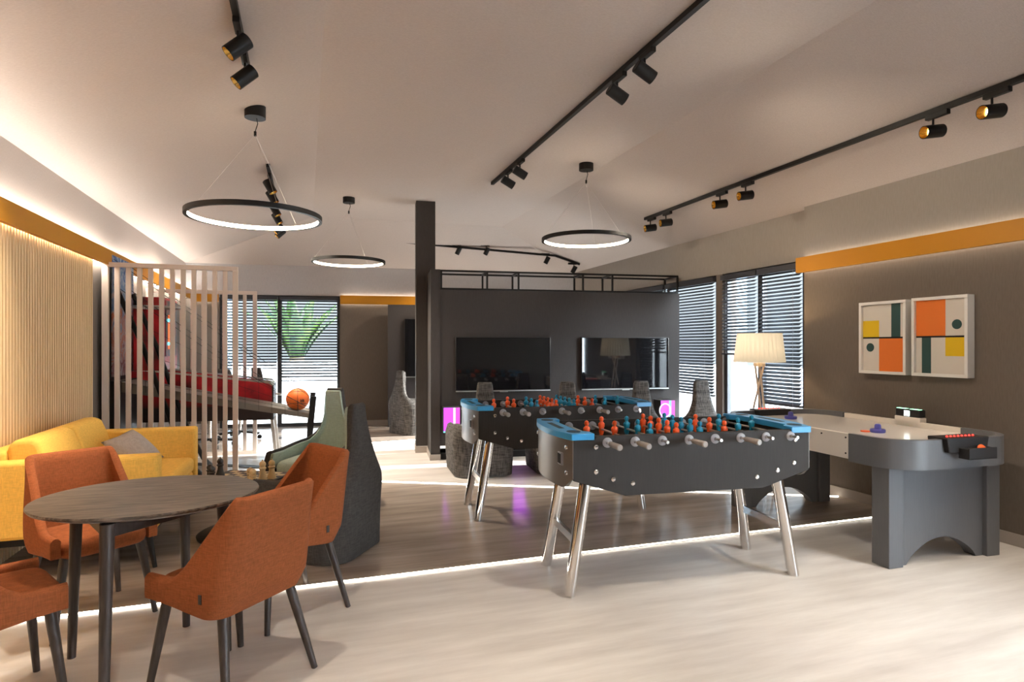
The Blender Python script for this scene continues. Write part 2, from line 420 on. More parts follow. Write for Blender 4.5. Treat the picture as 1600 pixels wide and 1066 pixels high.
# ------------------------------------------------------------------ windows and blinds
def window(n, loc, rz, width, height, bars, ins, label):
    r = bpy.data.objects.new('window_%d' % n, None); COL.objects.link(r); r.location = loc; r.rotation_euler = (0, 0, rz); struct(r, label, 'window')
    m = MB(); ya, yb = (-.03, .03)
    m.box(0, .05, ya, yb, 0, height).box(width - .05, width, ya, yb, 0, height).box(.05, width - .05, ya, yb, 0, .06).box(.05, width - .05, ya, yb, height - .06, height)
    m.build('window_frame', 'winframe', r, .003)
    for x in bars: box('mullion', 'winframe', x - .035, x + .035, ya, yb, .06, height - .06, r)
    xs = [.05] + list(bars) + [width - .05]
    for i in range(len(xs) - 1):
        a, b = xs[i] + (.035 if i else 0), xs[i + 1] - (.035 if i < len(xs) - 2 else 0)
        box('pane', 'glass', a, b, -.004, .004, .06, height - .06, r)
    return r
def blind(loc, rz, width, ztop, zbot, ins, pitch, label, tilt=30, sw=.056):
    r = thing('venetian_blind', label, 'blind', loc, rz, 'slate venetian blinds')
    y = ins * .035
    box('headrail', 'blind', 0, width, y - .03, y + .03, ztop - .06, ztop, r, .002)
    m = MB(); z = ztop - .075; c, s = math.cos(R(tilt)) * sw / 2, math.sin(R(tilt)) * sw / 2
    while z > zbot + .03:
        a = (y - ins * c, z + s); b_ = (y + ins * c, z - s)     # the room-side edge hangs lower
        mid = ((a[0] + b_[0]) / 2, (a[1] + b_[1]) / 2 + .003)
        t = .0016
        m.prism([a, mid, b_, (b_[0], b_[1] - t), (mid[0], mid[1] - t), (a[0], a[1] - t)], .012, width - .012, 'x'); z -= pitch
    m.build('slat_curtain', 'blind', r)
    box('bottom_rail', 'blind', .008, width - .008, y - .02, y + .02, zbot, zbot + .02, r, .002)
    for fx in (.16, .84):
        MB().tube([(width * fx, y + ins * .022, zbot + .01), (width * fx, y + ins * .022, ztop - .05)], .0016, 6).build('ladder_cord', 'bearing', r)
    return r
window(1, (XRF + .06, W1[0], 0), R(90), W1[1] - W1[0], ZT, [.66], 1, 'right window nearest the camera behind the floor lamp')
window(2, (XRF + .06, W2[0], 0), R(90), W2[1] - W2[0], ZT, [1.08, 2.2], 1, 'right window partly behind the charcoal partition')
blind((XRF + .02, 4.875, 0), R(90), .62, ZT - .02, .765, 1, .039, 'slate blind lowered behind the floor lamp shade, right half of window')
blind((XRF + .02, 5.52, 0), R(90), .60, ZT - .02, 1.29, 1, .0385, 'half raised slate blind left of the floor lamp', 27)
blind((XRF + .02, 6.26, 0), R(90), 1.05, ZT - .02, .77, 1, .0385, 'slate blind right of the charcoal partition behind the tweed chair')
blind((XRF + .02, 7.36, 0), R(90), 1.08, ZT - .02, 1.62, 1, .0385, 'slate blind showing over the top of the charcoal partition')
blind((XRF + .02, 8.48, 0), R(90), 1.5, ZT - .02, .8, 1, .0385, 'slate blind farthest back on the right wall')
q = Vector((BW[0], .06, 0)); q.rotate(Matrix.Rotation(BA, 3, 'Z'))
WBW = BW[1] - BW[0]
window(3, (XL + q.x, 11.35 + q.y, 0), BA, WBW, ZT, [WBW * .487], -1, 'back window looking onto a palm')
def bloc(dx):
    v = Vector((BW[0] + dx, .02, 0)); v.rotate(Matrix.Rotation(BA, 3, 'Z')); return (XL + v.x, 11.35 + v.y, 0)
blind(bloc(.02), BA, WBW * .487 - .04, ZT - .02, 1.0, -1, .05, 'left slate blind of the back window', 24, .068)
blind(bloc(WBW * .487 + .02), BA, WBW * .513 - .04, ZT - .02, .785, -1, .05, 'right slate blind of the back window in front of the palm', 24, .068)
window(4, (XR + .12, -2.9, .1), R(90), 3.4, 1.98, [1.7], 1, 'unseen right window behind the camera, placed for cool daylight')  # out of view, set here to bring cool light from behind

# outside
struct(MB().prism([(-14, -14), (20, -14), (20, 26), (-14, 26)], -.3, -.13).build('ground_outside', 'extground'), 'pale paving outside', 'ground')
struct(box('garden_wall', 'extwhite', -6, 8, 14.2, 14.4, -.13, 1.05), 'white garden wall outside the back window', 'wall')
struct(box('garden_wall_side', 'extwhite', 9.0, 9.2, 5.76, 14.2, -.13, .95), 'white garden wall outside the right window', 'wall')
struct(box('sun_blocker_wall', 'extwhite', 9.0, 9.3, 2.5, 5.75, -.13, 4.3), 'unseen white wall added outside on the right to block the sun', 'wall')  # unseen wall added to keep sun out of the near right window
struct(box('sun_blocker_rear', 'extwhite', 7.2, 7.4, -4.5, 1.0, -.13, 3.4), 'unseen white screen added outside the window behind the camera to block the sun', 'wall')  # added out of view so no sun falls on the foreground floor
struct(box('exterior_pillar', 'extblue', 5.55, 5.8, 6.95, 7.2, -.13, 3.2), 'slate blue pillar outside the right window', 'pillar')
struct(box('exterior_pillar_back', 'extblue', -2.2, -1.4, 13.0, 13.3, -.13, 3.2), 'slate blue pillar outside the back window', 'pillar')
pt = thing('palm_tree', 'green palm outside the back window', 'palm', (-.20, 14.9, -.13))
MB().tube([(0, 0, 0), (.02, 0, .7), (.0, 0, 1.25)], [.16, .14, .17], 12).build('trunk', 'trunk', pt)
for k in range(34):
    f = MB(); az = 2 * math.pi * k / 34 + random.uniform(-.1, .1); ln = random.uniform(1.3, 1.9); el = random.uniform(1.12, 1.5)
    prev = []
    for i in range(9):
        t = i / 8; rr = .14 + ln * t * math.cos(el) * (1 + .5 * t); zz = 1.2 + ln * t * math.sin(el) - .35 * t * t
        c0 = Vector((rr * math.cos(az), rr * math.sin(az), zz)); sd = Vector((-math.sin(az), math.cos(az), 0)) * (.15 * math.sin(math.pi * min(1, t * .9 + .1)) + .01)
        prev.append([c0 - sd + Vector((0, 0, .03)), c0, c0 + sd + Vector((0, 0, .03))])
    f.grid(prev); ob = f.build('frond', 'palm', pt, fix=False); sm = ob.modifiers.new('thick', 'SOLIDIFY'); sm.thickness = .006

# ------------------------------------------------------------------ partition with column, frame and televisions
PA = math.atan2(6.93 - 7.33, 4.70 - 1.44); PL = math.hypot(3.26, .40)
pw = bpy.data.objects.new('wall_partition', None); COL.objects.link(pw); pw.location = (1.44, 7.33, 0); pw.rotation_euler = (0, 0, PA); struct(pw, 'charcoal partition wall carrying two televisions', 'wall')
box('end_pier', 'partition', 0, .115, 0, .55, .07, 2.33, pw)
box('pier_baseboard', 'baseboard', -.012, .118, -.012, .56, 0, .07, pw)
box('main_panel', 'partition', .115, PL, .01, .42, .17, 2.085, pw)
box('base_rail', 'black', .115, PL, .03, .10, .0, .075, pw)
box('base_rail', 'black', .115, PL, .33, .40, .0, .075, pw)
for x in (.5, 1.4, 2.3, 3.1): box('base_foot', 'black', x, x + .05, .03, .40, .075, .17, pw)
col = box('column', 'partition', -.125, .125, -.125, .125, 0, HC + .02); col.location = (1.50, 8.02, 0); col.rotation_euler = (0, 0, PA); struct(col, 'charcoal column at the end of the partition', 'column')
cb = MB().box(-.135, .135, -.137, .137, 0, .085).build('baseboard_column', 'baseboard'); cb.location = col.location; cb.rotation_euler = col.rotation_euler; struct(cb, 'baseboard around the column', 'baseboard')
fr = thing('box_frame', 'open black steel box frame on top of the charcoal partition', 'frame', (1.44, 7.33, 2.087), PA)
s_ = .022; zt = .243
for y in (.03, .40):
    box('top_rail', 'black', .118, PL - .01, y - s_ / 2, y + s_ / 2, zt - s_, zt, fr)
    box('lower_rail', 'black', .118, PL - .01, y - s_ / 2, y + s_ / 2, 0, s_, fr)
for x in (.13, .70, 1.10, 1.95, 2.35, PL - .02):
    for y in (.03, .40): box('upright', 'black', x - s_ / 2, x + s_ / 2, y - s_ / 2, y + s_ / 2, s_, zt - s_, fr)
    box('cross_bar', 'black', x - s_ / 2, x + s_ / 2, .04, .39, zt - s_, zt, fr)

def tv(x0, x1, z0, z1, label, loc, rz, ins=0.0):
    t = thing('television', label, 'television', loc, rz, 'televisions on the charcoal partition' if ins == 0 else None)
    box('tv_housing', 'blacksoft', x0, x1, -.045, -.001, z0, z1, t, .004)
    box('screen', 'screen', x0 + .008, x1 - .008, -.048, -.044, z0 + .022, z1 - .008, t)
    box('silver_strip', 'silver', x0 + .002, x1 - .002, -.05, -.04, z0, z0 + .014, t, .002)
    box('logo_bar', 'silver', (x0 + x1) / 2 - .05, (x0 + x1) / 2 + .05, -.052, -.045, z0 - .008, z0 + .004, t)
    return t
q = Vector((0, .01, 0)); q.rotate(Matrix.Rotation(PA, 3, 'Z')); tvloc = (1.44 + q.x, 7.33 + q.y, 0)
tv(.30, 1.50, .83, 1.505, 'left black television on the charcoal partition reflecting a dark room', tvloc, PA)
tv(1.91, 3.11, .83, 1.505, 'right black television on the charcoal partition reflecting the floor lamp', tvloc, PA)
# far panel with a third television
fp = bpy.data.objects.new('wall_panel_far', None); COL.objects.link(fp); fp.location = (1.33, 10.55, 0); fp.rotation_euler = (0, 0, BA); struct(fp, 'charcoal panel standing before the back wall', 'wall')
box('panel', 'partition', 0, 2.4, 0, .2, 0, 2.1, fp)
tv(.28, 1.5, .85, 1.86, 'far television on the charcoal panel behind the column', (1.33, 10.55 - .005, 0), BA, 1)

# glowing computer towers on the partition
def tower(x, z0, h, label, both, W=.2, glow='purple'):
    t = thing('gaming_tower', label, 'computer', (tvloc[0] + x * math.cos(PA), tvloc[1] + x * math.sin(PA), z0), PA, 'glowing gaming towers on the partition')
    box('case', 'blacksoft', 0, W, -.2, -.001, 0, h, t, .004)
    box('front_glow_panel', glow, .004, W - .085, -.206, -.2005, .02, h - .004, t)
    box('light_bar', 'pink' if not both else 'cyan', W - .082, W - .054, -.207, -.2005, .02, h - .004, t)
    box('edge_light', 'magenta', W - .051, W - .003, -.206, -.2005, .02, h - .004, t)
    box('foot_light', 'cyan', .0, .07, -.207, -.2005, .0, .016, t)
    if both: MB().tube([(.06 + .075 * math.cos(a), -.209, h * .45 + .085 * math.sin(a)) for a in [2 * math.pi * k / 28 for k in range(28)]], .009, 8, True).build('fan_ring', 'pink', t)
    return t
tower(.135, .36, .30, 'purple glowing computer tower left of the rear foosball table', False)
tower(.92, .36, .30, 'purple glowing computer tower hidden behind the rear foosball table, placed for its floor reflection', False, .42, 'violet')
tower(2.10, .36, .30, 'purple glowing computer tower hidden behind the right part of the rear foosball table, placed for its floor reflection', False, .26, 'violet')
tower(2.92, .46, .235, 'magenta and cyan glowing computer tower at the right end of the partition', True)

# ------------------------------------------------------------------ upholstered shells
def upath(hw, yf, yr, rad, n=14):
    """U-shaped plan from the front right, round the back to the front left: list of (x, y, nx, ny)"""
    P = []
    ns = 10
    for i in range(ns): P.append((hw, yf + (yr + rad - yf) * i / ns, 1, 0))
    for i in range(n + 1):
        a = -math.pi / 2 * i / n; P.append((hw - rad + rad * math.cos(a), yr + rad + rad * math.sin(a), math.cos(a), math.sin(a)))
    nb = 9
    for i in range(1, nb): P.append(((hw - rad) * (1 - 2 * i / nb), yr, 0, -1))
    L = [(-x, y, -nx, ny) for x, y, nx, ny in P[:ns + n + 1]][::-1]
    return P + L

def shell(path, h, zb, xs, ys, off, th, nv=14, puff=0.0):
    m = MB(); N = len(path)
    def pt(i, z, o):
        x, y, nx, ny = path[i]; x -= nx * o; y -= ny * o
        return (x * xs(z, y), ys(x, y, z), z)
    cols = []
    for i in range(N):
        x, y = path[i][0], path[i][1]; b0 = zb(x, y); t0 = h(x, y)
        ring = [pt(i, b0 + (t0 - b0) * k / nv, off - (puff * math.sin(math.pi * k / nv))) for k in range(nv + 1)]
        top = [pt(i, t0 + th * .28, off + th * .25), pt(i, t0 + th * .36, off + th * .5), pt(i, t0 + th * .28, off + th * .75)]
        inn = [pt(i, b0 + (t0 - b0) * k / nv, off + th) for k in range(nv, -1, -1)]
        cols.append(ring + top + inn)
    m.grid([list(c) for c in cols], closed_u=True)
    K = len(cols[0]); base = 0
    half = nv + 1
    fs = []
    for e in (0, N - 1):
        o = e * K
        fs.append(tuple(o + k for k in range(K)))
    m.f += fs; m.mi += [0] * len(fs)
    return m

def loftbox(x, y0, y1, z0, z1, r=.03, crown=.015, n=10):
    """soft cushion: half width x, y0..y1, z0..z1 with rounded rim and crowned top"""
    m = MB(); rows = []
    cx, cy = 0, (y0 + y1) / 2; hx, hy = x, (y1 - y0) / 2
    prof = [(0, z0)] + [(1 - r / hx * 0, 0)] if False else None
    def ringpt(s, z, k, nn):
        a = 2 * math.pi * k / nn; c, d = math.cos(a), math.sin(a); e = .28
        sx = math.copysign(abs(c) ** e, c); sy = math.copysign(abs(d) ** e, d)
        return (cx + (hx - s) * sx, cy + (hy - s) * sy, z)
    nn = 48
    steps = [(r, z0)] + [(r - r * math.sin(t), z0 + r - r * math.cos(t)) for t in (.5, 1.0, math.pi / 2)] + [(r - r * math.sin(t), z1 - r + r * math.cos(t)) for t in (math.pi / 2, 1.0, .5, 0)]
    for s, z in steps: rows.append([ringpt(s, z, k, nn) for k in range(nn)])
    for q in (.75, .5, .25): rows.append([(cx + (p[0] - cx) * q, cy + (p[1] - cy) * q, z1 + crown * (1 - q * q)) for p in rows[len(steps) - 1]])
    rows.append([(cx, cy, z1 + crown)] * nn)
    m.grid(rows, True)
    m.f.append(tuple(range(nn - 1, -1, -1))); m.mi.append(0)
    return m
def weld(o, d=1e-4):
    bm = bmesh.new(); bm.from_mesh(o.data); bmesh.ops.remove_doubles(bm, verts=bm.verts, dist=d); bmesh.ops.recalc_face_normals(bm, faces=bm.faces); bm.to_mesh(o.data); bm.free(); return o

# dining chair (local +y is the front)
def make_chair(label):
    t = thing('dining_chair', label, 'chair', group='terracotta chairs around the dark table')
    path = upath(.236, .212, -.215, .075)
    def h(x, y):
        q = max(0, min(1, (.085 - y) / .262)); return .478 + .34 * (q ** 1.75 * (1.45 - .45 * q ** 2))
    def zb(x, y): return .398 - .03 * smooth((.2 - y) / .4)
    def xs(z, y): return 1.0 - .10 * smooth((z - .45) / .36) - .05 * smooth((.42 - z) / .08)
    def ys(x, y, z):
        w_ = smooth((.12 - y) / .3); return y - w_ * max(0, z - .42) * .17 + w_ * max(0, .44 - z) * .5
    weld(shell(path, h, zb, xs, ys, 0, .042, 12).build('back_shell', 'terracotta', t, angle=50))
    weld(loftbox(.196, -.165, .225, .375, .47, .035, .012).build('seat', 'terracotta', t, angle=50))
    for sx in (-1, 1):
        for y0, y1 in ((.17, .21), (-.14, -.235)):
            MB().cyl((sx * .165, y0, .39), (sx * .226, y1, 0), .0215, .013, 14).build('leg', 'darkwood', t)
    box('fabric_tag', 'darkwood', -.2405, -.2375, -.115, -.1, .43, .465, t)
    return t
ch = make_chair('terracotta chair nearest the camera seen from behind, front right of the dark table')
ch.location = (-.29, 2.777, 0); ch.rotation_euler = (0, 0, .812)
dup(ch, (-.099, 3.455, 0), 2.063, 'terracotta chair right of the dark table in front of the charcoal lounge chair')
dup(ch, (-1.057, 3.674, 0), -2.521, 'terracotta chair behind the dark table in front of the yellow sofa')
dup(ch, (-1.16, 2.83, 0), -1.03, 'terracotta chair cut by the left edge of the photo')

# dark oval table
tb = thing('dining_table', 'dark smoked oak table with round top among terracotta chairs', 'table', (-.645, 3.03, 0))
TR = (.44, .385)
prof = [(.9, .722), (.985, .735), (1.0, .744), (.995, .75)]
m = MB(); m.grid([[(TR[0] * r * math.cos(a), TR[1] * r * math.sin(a), z) for a in [2 * math.pi * k / 72 for k in range(72)]] for r, z in prof], True)
m.f += [tuple(range(71, -1, -1)), tuple(range(216, 288))]; m.mi += [0, 0]
m.build('tabletop', 'tabletop', tb)
feet = [(.08, .365), (-.35, .185), (-.075, -.375), (.305, .03)]
for fx, fy in feet:
    MB().cyl((fx * .93, fy * .93, .722), (fx, fy, 0), .026, .017, 18).build('leg', 'darkwood', tb)
for i in range(4):
    a, b_ = feet[i], feet[(i + 1) % 4]
    MB().bar((a[0] * .93, a[1] * .93, .695), (b_[0] * .93, b_[1] * .93, .695), .022, .05).build('apron', 'darkwood', tb)

# ------------------------------------------------------------------ yellow sofa
so = thing('loveseat', 'mustard yellow two seat sofa against the oak slat wall', 'sofa', (-1.35, 5.08, 0))   # local x 0 = seat middle, +x to the room
SY = .76
box('seat_base', 'yellow', -.42, .45, -SY + .12, SY - .12, .25, .34, so, .02, 3)
for s in (-1, 1): box('arm', 'yellow', -.47, .47, s * SY - (.14 if s > 0 else 0), s * SY + (.14 if s < 0 else 0), .25, .71, so, .022, 4)
box('back_frame', 'yellow', -.49, -.36, -SY + .14, SY - .14, .25, .76, so, .03, 4)
o = box('seat_cushion', 'yellow', -.36, .465, -SY + .145, SY - .145, .34, .47, so, .045, 5)
for s in (-1, 1):
    a, b_ = (.006, SY - .145) if s > 0 else (-SY + .145, -.006)
    m = MB(); P = [(-.355, .47), (-.10, .47), (-.16, .70), (-.20, .80), (-.24, .83), (-.33, .825), (-.37, .78)]
    m.prism(P, a, b_, 'y'); m.build('back_cushion', 'yellow', so, .035, seg=4)
box('base_frame', 'black', -.43, .43, -SY + .06, SY - .06, .2, .25, so)
for sx in (-1, 1):
    for sy in (-1, 1): MB().cyl((sx * .40, sy * (SY - .1), .2), (sx * .45, sy * (SY - .03), 0), .02, .013, 12).build('leg', 'black', so)
pc = thing('throw_cushion', 'warm grey square cushion leaning in the yellow sofa corner', 'cushion', (-1.25, 5.35, .62))
m = MB(); n = 12; top, bot = [], []
for i in range(n + 1):
    r1, r2 = [], []
    for j in range(n + 1):
        u, v = 2 * i / n - 1, 2 * j / n - 1; pin = 1 - .07 * (1 - max(abs(u), abs(v)) ** 2) * 0
        e = (1 - u * u) * (1 - v * v); k = .165 * (1 - .06 * (1 - abs(u * v)))
        z = .075 * e ** .45
        r1.append((u * k, v * k, z)); r2.append((u * k, v * k, -z))
    top.append(r1); bot.append(r2)
m.grid(top); m.grid(bot)
o = weld(m.build('cushion_body', 'greyfab', pc, angle=60)); pc.location = (-1.25, 5.34, .60); pc.rotation_euler = (Vector((.58, -.40, .72)).to_track_quat('Z', 'Y') @ Matrix.Rotation(R(14), 3, 'Z').to_quaternion()).to_euler()

# ------------------------------------------------------------------ tall backed lounge chairs (local +y is the front)
def make_lounge(name, outer, lining, label, cat, group):
    t = thing(name, label, cat, group=group)
    path = upath(.335, .33, -.34, .16)
    def h(x, y):
        return .50 + .03 * smooth((.2 - y) / .3) + .46 * smooth((-.02 - y) / .30) * smooth((.345 - abs(x)) / .13)
    def zb(x, y): return .008
    def xs(z, y):
        T = ((0, .95), (.25, 1), (.42, 1), (.50, .93), (.56, .76), (.62, .58), (.69, .48), (.78, .41), (.88, .37), (1.05, .345))
        for (a, p), (b_, q) in zip(T, T[1:]):
            if z <= b_: return p + (q - p) * (max(z, a) - a) / (b_ - a)
        return T[-1][1]
    def ys(x, y, z):
        w_ = smooth((.1 - y) / .4); return y - .03 * w_ * smooth((z - .2) / .5) + .07 * w_ * smooth((z - .5) / .5)
    weld(shell(path, h, zb, xs, ys, 0, .05, 22).build('outer_shell', outer, t, angle=50))
    def h2(x, y): return h(x, y) - .012
    def zb2(x, y): return .36
    weld(shell(path, h2, zb2, xs, ys, .051, .025, 18).build('inner_lining', lining, t, angle=50))
    weld(loftbox(.245, -.20, .345, .30, .43, .05, .02).build('seat_cushion', lining, t, angle=50))
    box('front_base', outer, -.28, .28, .20, .325, .008, .30, t, .02, 3)
    return t
lg = make_lounge('lounge_chair', 'charfab', 'sage', 'charcoal lounge chair nearest the camera with its back turned, right of the terracotta chairs', 'lounge chair', 'charcoal lounge chairs lined in sage')
lg.location = (.10, 4.40, 0); lg.rotation_euler = (0, 0, R(57))
dup(lg, (.12, 5.62, 0), R(150), 'charcoal lounge chair showing its sage green quilted inside beside the basketball')
tw = make_lounge('high_back_chair', 'tweed', 'tweed', 'grey tweed high back chair behind the left end of the rear foosball table', 'lounge chair', 'grey tweed high back chairs facing the televisions')
tw.location = (1.83, 6.52, 0); tw.rotation_euler = (0, 0, PA + .05)
dup(tw, (2.72, 6.33, 0), PA, 'grey tweed high back chair between the two televisions')
dup(tw, (3.57, 6.20, 0), PA - .05, 'grey tweed high back chair in front of the right television')
dup(tw, (4.30, 6.10, 0), PA - .1, 'grey tweed high back chair before the right hand window')
dup(tw, (1.66, 9.78, 0), R(-65), 'grey tweed high back chair far off behind the column')

# ------------------------------------------------------------------ chess table and pieces
ct = thing('chess_table', 'low dark chess table on a round black pedestal foot', 'table', (-.44, 4.92, 0), R(-28))
box('tabletop', 'ebony', -.33, .33, -.33, .33, .37, .40, ct, .006)
MB().cyl((0, 0, .02), (0, 0, .37), .035, n=18).build('pedestal', 'black', ct)
MB().lathe([(.31, .004), (.315, .02), (.29, .035), (.12, .05), (.04, .08)], n=40).build('round_foot', 'black', ct)
cbm = mat('chess_squares', (.5, .4, .2), .4); n, l, bs = nodes(cbm)
tc = n.new('ShaderNodeTexCoord'); ck = n.new('ShaderNodeTexChecker'); mp = n.new('ShaderNodeMapping')
mp.inputs['Location'].default_value = (.0, .0, .5); mp.inputs['Scale'].default_value = (1, 1, .001)
ck.inputs['Scale'].default_value = 1 / .06; ck.inputs['Color1'].default_value = (.72, .56, .32, 1); ck.inputs['Color2'].default_value = (.03, .02, .018, 1)
l.new(tc.outputs['Object'], mp.inputs[0]); l.new(mp.outputs[0], ck.inputs[0]); l.new(ck.outputs[0], bs.inputs['Base Color'])
cbd = thing('chess_board', 'inlaid chess board on the low dark table', 'chess board', (-.44, 4.92, .401), R(-28))
box('board_frame', 'ebony', -.265, .265, -.265, .265, 0, .012, cbd, .002)
o = box('playing_squares', cbm, -.24, .24, -.24, .24, .0121, .0135, cbd)
def piece(u, v, mt, big, label, grp):
    a = R(-28); x, y = -.44 + u * math.cos(a) - v * math.sin(a), 4.92 + u * math.sin(a) + v * math.cos(a)
    t = thing('chess_piece', label, 'chess piece', (x, y, .4146), 0, grp)
    s = big
    MB().lathe([(.030, 0), (.031, .014), (.026, .024), (.021, .04), (.019, .058), (.026, .068), (.018, .076)], n=20).build('body', mt, t).scale = (1, 1, s)
    if s > 1.2:
        MB().sphere((0, 0, .076 * s + .016), (.023, .023, .025)).cyl((0, 0, .076 * s + .03), (0, 0, .076 * s + .05), .005).build('crown', mt, t)
    else: MB().sphere((0, 0, .076 * s + .015), .023).build('head', mt, t)
for i, (u, v, s) in enumerate(((.21, -.21, 1.05), (.21, -.09, 1.45), (.15, -.15, 1.0), (.21, .03, 1.25))):
    piece(u, v, 'lightwood', s, ['pale boxwood chess pawn at the near corner of the board', 'tallest pale boxwood chess piece on the board', 'pale boxwood chess pawn moved one square forward', 'pale boxwood chess piece farthest back in its row'][i], 'pale chess pieces')
for i, (u, v, s) in enumerate(((-.21, .03, 1.25), (-.21, -.09, 1.0), (-.15, -.15, 1.0))):
    piece(u, v, 'ebony', s, ['tall dark chess piece at the left edge of the board', 'dark chess pawn beside the tall dark piece', 'dark chess pawn moved one square forward'][i], 'dark chess pieces')

# ------------------------------------------------------------------ beige slat screens
def screen(x0, x1, y, h, nb, label, bottom):
    t = thing('slat_screen', label, 'room divider', (x0, y, 0), 0, 'beige slat screens')
    W = x1 - x0
    box('top_rail', 'beige', 0, W, -.025, .025, h - .045, h, t, .003)
    box('post', 'beige', 0, .055, -.025, .025, 0, h - .045, t, .003); box('post', 'beige', W - .05, W, -.025, .025, 0, h - .045, t, .003)
    if bottom: box('bottom_rail', 'beige', .055, W - .05, -.025, .025, .0, .045, t, .003)
    for k in range(nb):
        x = .03 + (W - .055) * (k + 1) / (nb + 1); box('slat', 'beige', x - .021, x + .021, -.018, .018, .045 if bottom else 0.0, h - .045, t, .003)
    return t
screen(-1.86, -.66, 6.82, 2.205, 11, 'nearer beige vertical slat screen behind the yellow sofa', True)
screen(-1.86, -.60, 8.52, 2.10, 9, 'farther beige vertical slat screen behind the pinball machine', True)

# ------------------------------------------------------------------ foosball tables
def man(x, y, z, mt, parent):
    m = MB()
    m.lathe([(.002, .048), (.010, .050), (.0145, .062), (.0125, .074), (.004, .080)], (x, y, z), 12)
    m.lathe([(.009, .048), (.014, .043), (.022, .034), (.021, .018), (.015, .002), (.017, -.014), (.013, -.03)], (x, y, z), 12, scale=(.72, 1.0))
    m.add([(x - .007, y - .012, z - .03), (x + .007, y - .012, z - .03), (x + .007, y + .012, z - .03), (x - .007, y + .012, z - .03),
           (x - .014, y - .012, z - .085), (x + .014, y - .012, z - .085), (x + .014, y + .012, z - .085), (x - .014, y + .012, z - .085)],
          [(0, 1, 2, 3), (7, 6, 5, 4), (0, 4, 5, 1), (1, 5, 6, 2), (2, 6, 7, 3), (3, 7, 4, 0)])
    m.build('player_figure', mt, parent)
def make_foosball(label):
    t = thing('foosball_table', label, 'foosball table', group='foosball tables')
    hl, hw, zt = .73, .36, .905
    for s in (-1, 1):
        P = [(-hl, .885), (-.605, .885), (-.6, zt), (.625, zt), (.63, .885), (hl, .885), (hl, .665), (.43, .572), (-.43, .572), (-hl, .665)]
        m = MB().prism(P, s * hw, s * (hw - .03), 'y'); m.build('side_panel', 'cabinet', t, .002)
    B = [(-.70, .67), (-.43, .585), (.43, .585), (.70, .67), (.70, .69), (.43, .605), (-.43, .605), (-.70, .69)]
    MB().prism(B, -hw + .03, hw - .03, 'y').build('underside', 'cabinet', t)
    MB().box(-.70, .70, -hw + .03, hw - .03, .76, .785).build('playfield', 'field', t)
    n = 20
    for s in (-1, 1):
        rows = []
        for i in range(n + 1):
            y = -hw + 2 * hw * i / n; a = abs(y); zl = .612 if a < .27 else .612 + (a - .27) / .09 * .065
            xo = hl + .004 + .055 * (1 - (y / hw) ** 2); xi = hl + .0005
            rows.append([(s * xo, y, .884), (s * xo, y, zl), (s * xi, y, zl), (s * xi, y, .884)])
        m = MB().grid(rows, True); L = len(rows) * 4
        m.f += [(0, 1, 2, 3), (L - 1, L - 2, L - 3, L - 4)]; m.mi += [0, 0]
        e = m.build('end_panel', 'endpanel', t)
        # blue cap
        out, inn = [], []
        for i in range(n + 1):
            y = -hw - .006 + (2 * hw + .012) * i / n
            out.append((s * (hl + .012 + .058 * (1 - (y / (hw + .006)) ** 2)), y))
        P = out + [(s * .612, hw + .006), (s * .612, hw - .075), (s * .662, hw - .12), (s * .662, -hw + .12), (s * .612, -hw + .075), (s * .612, -hw - .006)]
        cp = MB().prism(P, .8855, .921, 'z').build('end_cap', 'blue', t, .003)
        for yy in (-.27, .27):
            MB().lathe([(1, 0), (1, .0015)], (s * .70, yy, .9205), 24, scale=(.05, .038)).build('cup_recess', 'recess', cp)
        box('scoring_slot', 'recess', s * .725 - .016, s * .725 + .016, -.13, .13, .9208, .922, cp)
        for yy in (-.3, .3):
            for zz in (.70, .84):
                xx = hl + .006 + .055 * (1 - (yy / hw) ** 2)
                MB().lathe([(.014, -.004), (.013, .003), (.006, .006)], (s * xx, yy, zz), 12, axis=(s, 0, 0)).build('screw_head', 'chrome', e)
        yy = -.235; xx = hl + .006 + .055 * (1 - (yy / hw) ** 2)
        cs = MB().box(min(s * (xx - .01), s * (xx + .004)), max(s * (xx - .01), s * (xx + .004)), yy - .034, yy + .034, .735, .805).build('ball_return_frame', 'bearing', e, .002)
        MB().box(min(s * (xx + .002), s * (xx + .006)), max(s * (xx + .002), s * (xx + .006)), yy - .026, yy + .026, .743, .797).build('ball_return_hole', 'hole', cs)
        # legs of this end
        for sy in (-1, 1):
            lg_ = MB().cyl((s * .61, sy * .215, .64), (s * .715, sy * .245, 0), .036, .033, 24).build('leg', 'chrome', t, angle=60)
            MB().cyl((s * .61, sy * .215, .66), (s * .607, sy * .2145, .68), .05, n=16).build('leg_flange', 'blacksoft', lg_)
        MB().bar((s * .667, -.205, .29), (s * .667, .205, .29), .02, .045).build('cross_bar', 'chrome' if s > 0 else 'steel', t)
    for s in (-1, 1):
        for x, z in ((-.60, .845), (-.60, .71), (-.50, .665), (-.385, .638), (.385, .638), (.52, .67), (.63, .71), (.64, .845)):
            MB().lathe([(.014, -.004), (.0135, .004), (.009, .008), (.003, .0085)], (x, s * hw, z), 14, axis=(0, s, 0)).build('bolt', 'chrome', t)
    # rods
    team = ['r', 'r', 'b', 'r', 'b', 'r', 'b', 'b']; cnt = [1, 2, 3, 5, 5, 3, 2, 1]; gap = [0, .22, .17, .115, .115, .17, .22, 0]
    slide = [-.02, .05, -.03, .02, .04, -.02, .03, .02]
    zr = .868
